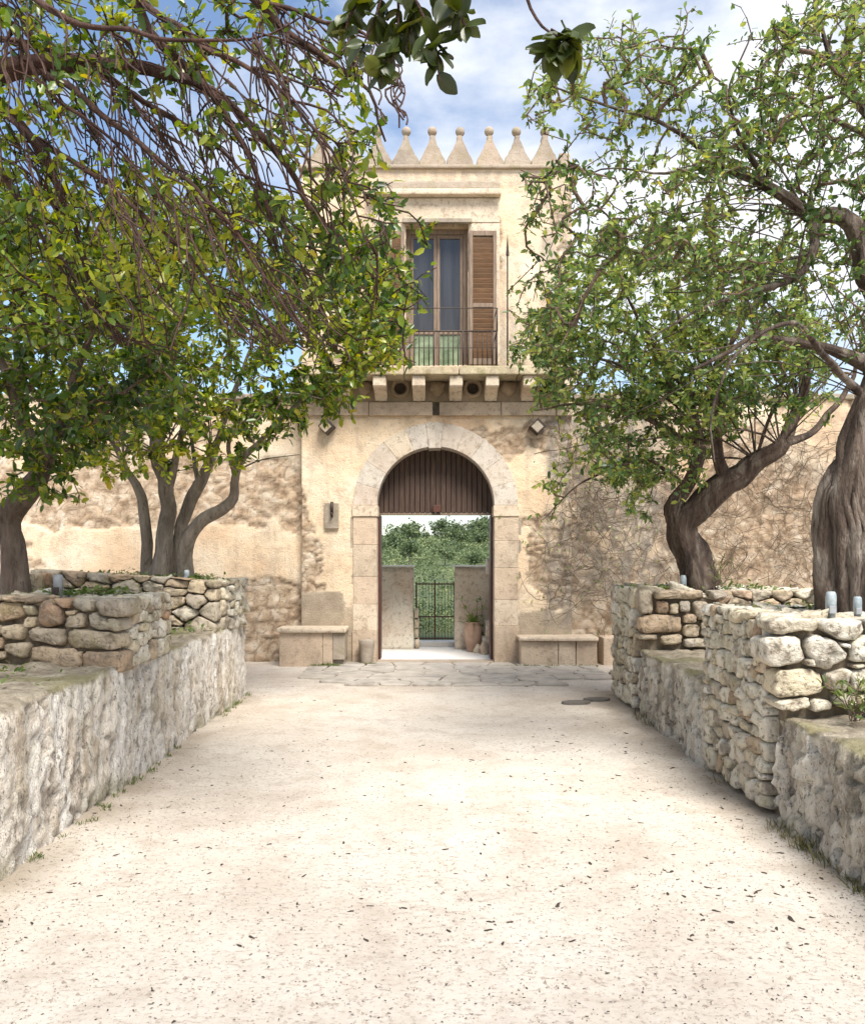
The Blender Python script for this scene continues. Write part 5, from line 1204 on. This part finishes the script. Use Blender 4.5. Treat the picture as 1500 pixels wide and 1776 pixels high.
tree('olive_tree', 'thick gnarled tree trunk with hollow bark at the right edge', (b.x, 5.9, 1.18),
  [[(1482, 1075, 5.9, .135), (1474, 960, 5.9, .125), (1472, 870, 5.9, .13), (1486, 790, 5.9, .14), (1512, 700, 5.9, .12), (1535, 600, 5.9, .09), (1525, 520, 5.85, .072), (1496, 470, 5.8, .064), (1490, 412, 5.8, .058), (1458, 376, 5.8, .05), (1400, 374, 5.75, .042), (1360, 345, 5.7, .034), (1322, 322, 5.7, .03), (1250, 285, 5.65, .018), (1160, 222, 5.6, .012), (1070, 185, 5.55, .008), (960, 150, 5.5, .004)],
   [(1446, 1070, 5.95, .085), (1436, 960, 5.95, .075), (1436, 870, 5.95, .07), (1450, 840, 5.92, .08), (1480, 790, 5.9, .09)],
   [(1510, 1075, 5.8, .11), (1496, 960, 5.82, .10), (1480, 870, 5.85, .10), (1495, 760, 5.88, .09)],
   [(1412, 382, 5.75, .04), (1410, 440, 5.7, .03), (1380, 482, 5.65, .024), (1300, 502, 5.6, .016), (1200, 540, 5.5, .009), (1120, 590, 5.5, .005)],
   [(1525, 640, 5.9, .06), (1420, 600, 5.7, .03), (1310, 590, 5.6, .018), (1200, 640, 5.5, .009)],
   [(1535, 600, 5.9, .07), (1580, 420, 5.9, .05), (1540, 250, 5.8, .035), (1450, 130, 5.7, .02), (1420, 30, 5.7, .01), (1400, -60, 5.7, .006)],
   [(1330, 325, 5.7, .022), (1290, 240, 5.6, .014), (1262, 150, 5.5, .008), (1300, 60, 5.5, .005)], [(1250, 285, 5.65, .012), (1150, 300, 5.5, .008), (1050, 290, 5.4, .005), (960, 330, 5.4, .003)],
   [(1500, 690, 5.9, .03), (1370, 560, 5.3, .015), (1280, 620, 5.1, .009), (1235, 720, 5.1, .006), (1240, 800, 5.1, .004)], [(1540, 250, 5.8, .02), (1400, 200, 5.6, .012), (1340, 230, 5.5, .007)]] + fan([(1512, 700, 5.9), (1500, 650, 5.9), (1410, 440, 5.7), (1330, 325, 5.7), (1400, 374, 5.75), (1380, 482, 5.65), (1310, 590, 5.6)], 44, 63, (130, 330), .009, (1.3, 3.7)),
  [([(1000, 330), (1120, 300), (1300, 270), (1560, 260), (1560, 640), (1420, 600), (1300, 560), (1150, 480), (1000, 440)], 4.9, 6.8, 1050, .46), ([(1320, 60), (1400, -20), (1560, -20), (1560, 300), (1340, 280), (1270, 200)], 5.0, 6.6, 620, .44), ([(850, 150), (960, 100), (1060, 40), (1200, 60), (1300, 180), (1300, 290), (1080, 320), (960, 260)], 5.0, 6.2, 430, .45), ([(1040, 0), (1250, -10), (1320, 40), (1200, 90), (1060, 60)], 5.2, 6.0, 18, .4), ([(900, 290), (1020, 260), (1000, 440), (900, 430)], 5.2, 6.2, 55, .35), ([(880, 470), (1000, 430), (1010, 600), (880, 620)], 5.3, 6.4, 60, .35)],
  M['leaf_right'], M['twig'], M['bark_gnarl'], 105, (.035, .058), (6, 11), 20, .9, .05, .06, ball=16)

# near sprigs with large leaves: every leaf a piece of its own
def near_leaf(base, d, nrm, L, W, tint, parent):
    d = unit(np.asarray(d)); s = unit(np.cross(nrm, d)); n = np.cross(d, s); V = []; rows = 8
    wv = np.sin(np.linspace(.12, math.pi * .96, rows)) ** .75
    for i, t in enumerate(np.linspace(0, 1, rows)):
        c = np.asarray(base) + d * L * t - n * L * .22 * t * t
        for k in (-1, -.5, 0, .5, 1): V.append(c + s * W * .5 * wv[i] * k * (1 if i % 2 else .96) + n * W * (.16 * abs(k) + .03 * math.sin(7 * t + k)))
    F = [[i * 5 + k, i * 5 + k + 1, (i + 1) * 5 + k + 1, (i + 1) * 5 + k] for i in range(rows - 1) for k in range(4)]
    me = np_mesh('leaf', np.array(V), np.array(F)); attr(me, 'tint', np.full(len(V), tint)); return mesh_obj('leaf', me, M['leaf_near'], parent, True)
def sprig(stems, nl, seed, Lr):
    rng = np.random.default_rng(seed); VV, FF, off = [], [], 0
    paths = [catmull(pxpath(s), .03) for s in stems]
    for p in paths:
        V, F = limb_mesh(p, 6, .2, seed); VV.append(V); FF.append(F + off); off += len(V)
    so = mesh_obj('sprig', np_mesh('sprig', np.concatenate(VV), np.concatenate(FF)), M['twig_red'], ov, True)
    for p in paths[1:] if len(paths) > 1 else paths:
        for i in range(nl):
            t = rng.uniform(.25, 1) ** .7; q = p[int(t * (len(p) - 1)), :3]; td = unit(p[-1, :3] - p[0, :3])
            d = td * .35 + unit(rng.normal(size=3)) * 1.0 + np.array([0, 0, -.25]); nn = unit(np.array([0, -.55, .6]) + rng.normal(size=3) * .45)
            L = rng.uniform(*Lr); l = near_leaf(q, d, nn, L, L * rng.uniform(.55, .72), float(np.clip(rng.normal(.4, .3), 0, 1)), so); l.location = (0, 0, 0)
sprig([[(640, -200, 2.9, .014), (680, -60, 2.75, .008), (720, 20, 2.7, .005)], [(680, -60, 2.75, .006), (650, 30, 2.7, .004), (625, 90, 2.68, .003)], [(690, -40, 2.75, .006), (690, 60, 2.7, .004), (672, 130, 2.7, .003)], [(700, -40, 2.7, .006), (740, 40, 2.65, .004), (765, 110, 2.65, .003)], [(720, -80, 2.7, .006), (780, 0, 2.65, .004), (820, 20, 2.65, .003)], [(660, -50, 2.75, .006), (610, 20, 2.7, .004), (600, 50, 2.7, .003)], [(690, 40, 2.7, .004), (668, 110, 2.7, .003), (660, 150, 2.7, .002)], [(740, 40, 2.65, .004), (758, 110, 2.65, .003), (762, 140, 2.65, .002)], [(640, -40, 2.8, .005), (598, 40, 2.75, .004), (640, 100, 2.75, .002)], [(760, -40, 2.6, .005), (800, 30, 2.6, .004), (815, 60, 2.6, .002)], [(700, -60, 2.7, .005), (712, 20, 2.7, .004), (705, 90, 2.7, .002)]], 13, 11, (.05, .092))
sprig([[(900, -120, 2.5, .009), (912, -10, 2.45, .005), (940, 45, 2.42, .004), (968, 62, 2.4, .003)], [(955, 50, 2.42, .004), (985, 70, 2.42, .003), (985, 98, 2.42, .002)], [(960, 55, 2.42, .003), (965, 80, 2.42, .003), (950, 95, 2.42, .002)]], 22, 12, (.055, .09))

# ------------------------------------------------------------------ dry creeper on the right of the facade
def creeper(name, label, poly, Y, n, seed, leaves=0, r0=.006, loc=(0, 0, 0)):
    rng = np.random.default_rng(seed); A, B, ra, rb, bs = [], [], [], [], []
    for _ in range(n):
        while True:
            x, y = rng.uniform(min(p[0] for p in poly), max(p[0] for p in poly)), rng.uniform(min(p[1] for p in poly), max(p[1] for p in poly))
            if in_poly(np.array([x]), np.array([y]), poly)[0]: break
        p = np.array(P(x, y, Y)); p[1] = Y - rng.uniform(.01, .10); ang = rng.uniform(0, 2 * math.pi); m = rng.integers(5, 12); r = rng.uniform(.35, 1) * r0
        for k in range(m):
            ang += rng.normal() * .38; q = p + np.array([math.cos(ang) * .085, rng.normal() * .012, math.sin(ang) * .085]); q[1] = min(max(q[1], Y - .16), Y - .008)
            A.append(p); B.append(q); ra.append(r * (1 - k / m * .7)); rb.append(r * (1 - (k + 1) / m * .7)); p = q
        bs.append(p)
    V, F = tubes(np.array(A), np.array(B), np.array(ra), np.array(rb), 4)
    t = thing(name, label, 'creeper', loc); mesh_obj('stems', np_mesh('stems', V, F), M['dry_twig'], t, True)
    if leaves:
        bs = np.repeat(np.array(bs), leaves, 0) + rng.normal(size=(len(bs) * leaves, 3)) * [.05, .02, .05]; N = len(bs)
        L = rng.uniform(.035, .06, N)
        me = leaves_mesh('leaves', bs, rng.normal(size=(N, 3)), unit(np.array([0, -.7, .5]) + rng.normal(size=(N, 3)) * .4), L, L * .55, rng.uniform(.2, .9, N)); mesh_obj('leaves', me, M['leaf_right'], t, True)
creeper('dry_creeper', 'tangled dry creeper stems on the facade just right of the arch', [(1000, 740), (1090, 740), (1085, 1060), (985, 1060), (940, 990), (960, 880)], FY - .02, 260, 31, 1, .007, loc=(2, FY, 1))
creeper('dry_creeper', 'thin dry creeper spread over the rubble wall between the right trees', [(1090, 760), (1460, 740), (1460, 1015), (1090, 1010)], WY_ - .02, 480, 32, 0, .006, loc=(4, WY_, 1))

# ------------------------------------------------------------------ weeds, ground cover, litter
def tufts(name, label, spots, mat, seed, blades=(8, 16), L=(.05, .12), W=.006, cat=None):
    rng = np.random.default_rng(seed); bs, ds, nr, LL, WW = [], [], [], [], []
    for (x, y, z, s) in spots:
        k = rng.integers(*blades); 
        for _ in range(k):
            bs.append((x + rng.normal() * .035 * s, y + rng.normal() * .035 * s, z)); d = unit(np.array([rng.normal() * .55, rng.normal() * .55, 1.0])); ds.append(d); nr.append(unit(rng.normal(size=3) + [0, -1, 0.3])); LL.append(rng.uniform(*L) * s); WW.append(W * rng.uniform(.7, 1.5) * s)
    N = len(bs); me = leaves_mesh(name, np.array(bs), np.array(ds), np.array(nr), np.array(LL), np.array(WW), rng.uniform(0, 1, N))
    return tag(mesh_obj(name, me, mat, None, True), label, cat, None, 'stuff')
rg_ = np.random.default_rng(77)
sp_ = [(RX - .01 - abs(rg_.normal()) * .04, y, -.01, rg_.uniform(.3, .8)) for y in rg_.uniform(2.6, 8.9, 90) if fbm(np.array([[y, 0, 0]]), 1.7, 2, 3)[0] > .42] + [(RX - .02 - abs(rg_.normal()) * .05, y, -.01, rg_.uniform(.3, .95)) for y in rg_.uniform(2.6, 5.2, 55)]
tufts('grass', 'straggly grass growing along the foot of the right walls', sp_, M['dry_grass'], 5, (5, 11), (.05, .14), .005)
sp_ = [(LX + .03 + abs(rg_.normal()) * .03, y, -.01, rg_.uniform(.3, .6)) for y in rg_.uniform(4, 10, 36)]
sp_ += [(fx(px, FY - .5), FY - .5 + rg_.uniform(-.06, .06), 0, rg_.uniform(.5, .9)) for px in rg_.uniform(540, 590, 22)] + [(fx(px, FY - .25), FY - .3, 0, rg_.uniform(.4, .7)) for px in rg_.uniform(628, 652, 10)]
sp_ += [(fx(px, FY - .47), FY - .5 + rg_.uniform(-.03, .03), 0, rg_.uniform(.3, .6)) for px in rg_.uniform(862, 1035, 32)]
tufts('weeds', 'small green weeds at the foot of the benches and the left wall', sp_, M['grass'], 6, (8, 16), (.05, .1), .012)
def cover(name, label, spots, seed, mat=M['grass']):
    rng = np.random.default_rng(seed); bs = []
    for (x, y, z, sx_, sy_, n) in spots: bs += [(x + rng.normal() * sx_, y + rng.normal() * sy_, z + abs(rng.normal()) * .025) for _ in range(n)]
    bs = np.array(bs); N = len(bs); L = rng.uniform(.025, .055, N)
    me = leaves_mesh(name, bs, unit(rng.normal(size=(N, 3)) * [1, 1, .4] + [0, 0, .25]), unit(rng.normal(size=(N, 3)) * .5 + [0, -.2, 1]), L, L * .7, rng.uniform(0, .85, N))
    tag(mesh_obj(name, me, mat, None, True), label, None, None, 'stuff')
cover('ground_cover', 'low green weeds growing on the tops of the planters and ledges', [(-2.9, 9.0, 1.33, .25, .12, 260), (-2.45, 9.1, 1.33, .15, .12, 120), (-2.75, 6.5, 1.29, .16, .1, 150), (-2.5, 6.6, 1.29, .12, .1, 110), (-3.4, 9.5, 1.36, .3, .2, 260), (2.45, 9.0, 1.23, .16, .1, 240), (3.1, 9.2, 1.23, .3, .2, 220), (2.9, 6.3, 1.2, .3, .1, 90), (-2.75, 5.5, .85, .2, .1, 60), (2.7, 4.9, .66, .15, .1, 90), (-2.4, 8.4, .85, .14, .1, 60), (-2.9, 5.0, .85, .3, .2, 40)], 8)
def shrub(name, label, base, n, spread, L, mat, seed, cat='shrub', W=.35, stems=9):
    rng = np.random.default_rng(seed); t = thing(name, label, cat, base); A, B, bs, ds = [], [], [], []
    for _ in range(stems):
        p = np.array(base) + rng.normal(size=3) * [.02, .02, 0]; d = unit(np.array([rng.normal() * .5, rng.normal() * .5, 1.0])); m = 6
        for k in range(m):
            q = p + d * spread / m + rng.normal(size=3) * .01; A.append(p); B.append(q); p = q; d = unit(d + rng.normal(size=3) * .12 + [0, 0, -.06])
            if k > 0:
                kk = max(1, n // (stems * 5)); bs += [q + rng.normal(size=3) * .015 for _ in range(kk)]; ds += [unit(d + rng.normal(size=3) * .8) for _ in range(kk)]
    V, F = tubes(np.array(A), np.array(B), np.full(len(A), .004), np.full(len(A), .003), 4); mesh_obj('stems', np_mesh('stems', V, F), M['twig'], t, True)
    N = len(bs); LL = rng.uniform(.7, 1.2, N) * L; me = leaves_mesh('foliage', np.array(bs), np.array(ds), unit(rng.normal(size=(N, 3)) * .6 + [0, -.3, 1]), LL, LL * W, rng.uniform(.1, .9, N)); mesh_obj('foliage', me, mat, t, True)
shrub('leafy_shrub', 'light green leafy shrub standing behind the terracotta pot', (fx(838, 14.35), 14.35, .012), 260, .95, .07, M['leaf_right'], 3)
q = P(1482, 1235, 4.9); shrub('wild_shrub', 'green seedling bush on the ledge at the near right planter', (2.42, 4.95, .65), 130, .26, .06, M['grass'], 4, W=.28, stems=8)
shrub('wild_shrub', 'thin grassy plant beside the leaning dark trunk', (P(1240, 1005, 8.9).x, 8.9, 1.21), 90, .34, .07, M['grass'], 9, W=.16, stems=8)

# fallen leaves and pods on the gravel
leafm = []
for k in range(4):
    rr = np.random.default_rng(k); n = 8; th = np.linspace(0, 2 * math.pi, n, endpoint=False); a = .5 * (1 + .25 * rr.normal(size=n)); 
    V = [(math.cos(t) * q, math.sin(t) * q * (.35 + .15 * k / 3), .02 + .10 * rr.uniform()) for t, q in zip(th, a)] + [(0, 0, .16)]
    V += [(x, y, z - .07) for x, y, z in V]
    F = [[i, (i + 1) % n, n] for i in range(n)] + [[(i + 1) % n + n + 1, i + n + 1, 2 * n + 1] for i in range(n)]
    Q = [[i, i + n + 1, (i + 1) % n + n + 1, (i + 1) % n] for i in range(n)]
    me = np_mesh('fallen_leaf', np.array(V), [np.array(F), np.array(Q)]); me.materials.append(M['dry_leaf']); leafm.append(me)
rl_ = np.random.default_rng(12)
def litter_pt():
    while True:
        y = 3.5 / (1 - rl_.uniform(0, .67)) ; x = rl_.uniform(-2.1, 2.0)
        if x > .25 or rl_.uniform() < .42: 
            if not (y > 7.5 and rl_.uniform() < .5): return x, y
for i in range(260):
    x, y = litter_pt(); o = bpy.data.objects.new('fallen_leaf', leafm[i % 4]); COL.objects.link(o)
    s = rl_.uniform(.018, .036) * (1.5 if rl_.uniform() < .08 else 1)
    o.location = (x, y, float(ground_h(np.array([x]), np.array([y]))[0]) + .001); o.scale = (s, s, s * .8); o.rotation_euler = (rl_.normal() * .12, rl_.normal() * .12, rl_.uniform(0, 6.28))
    tag(o, 'small dark dry leaf lying on the pale gravel path', 'leaf', 'dry leaves scattered on the gravel path')
def bits():
    N = 6500; x = rl_.uniform(-2.12, 2.05, N); y = 2.4 / (1 - rl_.uniform(0, .78, N)); e = rl_.uniform(size=N) < .22
    x = np.where(e, np.where(rl_.uniform(size=N) < .5, LX + .04 + np.abs(rl_.normal(size=N)) * .18, RX - .04 - np.abs(rl_.normal(size=N)) * .2), x)
    L = rl_.uniform(.004, .018, N); a = rl_.uniform(0, 6.28, N)
    me = leaves_mesh('leaf_litter', np.stack([x, y, ground_h(x, y) + .002], -1), np.stack([np.cos(a), np.sin(a), rl_.normal(size=N) * .2], -1), unit(np.stack([rl_.normal(size=N) * .3, rl_.normal(size=N) * .3, np.ones(N)], -1)), L, L * rl_.uniform(.25, .6, N), np.zeros(N))
    tag(mesh_obj('leaf_litter', me, M['dry_leaf']), 'fine dark leaf crumbs strewn over the gravel', None, None, 'stuff')
bits()
def pebbles():
    rng = np.random.default_rng(41); N = 9000; x = rng.uniform(-2.12, 2.05, N); y = 2.6 / (1 - rng.uniform(0, .66, N)); r = rng.uniform(.002, .0055, N) * np.where(rng.uniform(size=N) < .06, 2.0, 1)
    O = np.array([(1, 0, 0), (0, 1, 0), (-1, 0, 0), (0, -1, 0), (0, 0, 1)], float); T = np.array([(0, 1, 4), (1, 2, 4), (2, 3, 4), (3, 0, 4)])
    V = O[None] * r[:, None, None] * rng.uniform(.6, 1.5, (N, 5, 3)) + np.stack([x, y, ground_h(x, y) - .001], -1)[:, None]
    me = np_mesh('pebbles', V.reshape(-1, 3), (T[None] + (np.arange(N) * 5)[:, None, None]).reshape(-1, 3))
    tag(mesh_obj('pebbles', me, M['pebble'], None, True), 'fine pale and tan pebbles lying all over the path', None, None, 'stuff')
pebbles()

# ------------------------------------------------------------------ hillside beyond the gateway
def hz(x, y):
    p = np.stack([x * 1.0, y * 1.0, np.zeros_like(x)], -1)
    return smooth(18, 165, y) * (3.5 + .09 * x) + (fbm(p, .045, 4, 2) - .5) * 2.0 * smooth(22, 60, y) - 3 * smooth(200, 330, y)
def hill():
    xs = np.linspace(-110, 110, 90); ys = np.concatenate([np.linspace(16.0, 60, 50), np.linspace(62, 330, 70)]); X, Y = np.meshgrid(xs, ys); Z = hz(X.ravel(), Y.ravel()) + .004
    idx = np.arange(X.size).reshape(X.shape); F = np.stack([idx[:-1, :-1], idx[:-1, 1:], idx[1:, 1:], idx[1:, :-1]], -1).reshape(-1, 4)
    tag(mesh_obj('hillside', np_mesh('hillside', np.stack([X.ravel(), Y.ravel(), Z], -1), F), M['hill'], None, True), kind='structure')
    rng = np.random.default_rng(9); bs, LL = [], []
    N = 2600; y = 21 + 150 * rng.uniform(0, 1, N) ** .85; x = rng.uniform(-1, 1, N) * (3.5 + y * .15); z = hz(x, y); r = np.minimum(rng.uniform(.35, 1.0, N) * (.15 + .0125 * y), 1.7)
    k_ = 420; y2 = rng.uniform(17.3, 26, k_); x2 = rng.uniform(-1, 1, k_) * (2.2 + y2 * .1); x = np.concatenate([x, x2]); y = np.concatenate([y, y2]); z = hz(x, y); r = np.concatenate([r, rng.uniform(.14, .42, k_)]); N += k_
    m = 56; u = unit(rng.normal(size=(N, m, 3))); u[..., 2] = np.abs(u[..., 2]); pos = np.stack([x, y, z], -1)[:, None] + u * r[:, None, None] * rng.uniform(.75, 1.05, (N, m, 1)) * [1, 1, .85]
    L = np.minimum(r[:, None] * rng.uniform(.12, .26, (N, m)), .0028 * y[:, None]).ravel(); pos = pos.reshape(-1, 3); n = len(pos)
    tint = np.repeat(np.clip(rng.normal(.42, .3, N), 0, 1), m) + rng.uniform(-.15, .2, n)
    me = leaves_mesh('scrub', pos, rng.normal(size=(n, 3)), unit(u.reshape(-1, 3) + rng.normal(size=(n, 3)) * .5), L, L * .8, np.clip(tint, 0, 1))
    tag(mesh_obj('scrub', me, M['leaf_hill']), 'dense green scrub covering the hillside beyond the gateway', None, None, 'stuff')
hill()
def hill_tree_mesh(seed, tall):
    rng = np.random.default_rng(seed); bl = [(rng.normal() * .28, rng.normal() * .28, rng.uniform(.45, .85), rng.uniform(.2, .34)) for _ in range(9)]; P_, N_, L = [], [], []
    for a, b_, c, r in bl:
        k = 70; u = unit(rng.normal(size=(k, 3))); P_.append(np.array([a, b_, c * tall]) + u * r * rng.uniform(.6, 1.05, (k, 1))); N_.append(u)
    Pp = np.concatenate(P_); n = len(Pp); L = rng.uniform(.07, .14, n)
    cm = leaves_mesh('crown', Pp, rng.normal(size=(n, 3)), unit(np.concatenate(N_) + rng.normal(size=(n, 3)) * .5), L, L * .8, np.clip(rng.normal(.3, .22, n), 0, 1)); cm.materials.append(M['leaf_hill'])
    V, F = limb_mesh(np.array([[0, 0, -.1, .05], [.02, 0, .2, .04], [0, .02, .5, .03], [.01, 0, .75 * tall, .01]]), 7, .2, seed); tm = np_mesh('trunk', V, F); tm.materials.append(M['bark_grey']); return cm, tm
hm = [hill_tree_mesh(200 + k, t) for k, t in enumerate((1.0, 1.15, .85))]
def put_hill_tree(px, Y, s, k, label, group=None):
    if s is None: s = Y * rl_.uniform(.014, .026)
    x = fx(px, Y); z = float(hz(np.array([x]), np.array([float(Y)]))[0]); t = thing('hill_tree', label, 'tree', (x, Y, z), group); t.scale = (s, s, s); t.rotation_euler = (0, 0, k * 1.7)
    for me, nm in zip(hm[k % 3], ('crown', 'trunk')): o = bpy.data.objects.new(nm, me); COL.objects.link(o); o.parent = t
put_hill_tree(698, 150, 3.6, 0, 'rounded dark tree standing alone on the left of the far ridge')
put_hill_tree(764, 155, 3.9, 1, 'tallest pair-topped tree near the middle of the far ridge')
for i, (px, Y, s) in enumerate(((735, 158, 2.4), (790, 150, 2.7), (806, 158, 3.0), (826, 150, 3.2), (845, 155, 3.6), (862, 150, 3.6), (680, 158, 2.0), (715, 140, 2.0), (778, 130, 2.4))):
    put_hill_tree(px, Y, s, i, 'bushy green tree in the row along the far ridge', 'bushy trees along the far ridge')
for i in range(26):
    put_hill_tree(rl_.uniform(560, 960), rl_.uniform(45, 140), None, i, 'bushy green tree among the scrub on the hillside slope', 'bushy trees on the hillside slope')
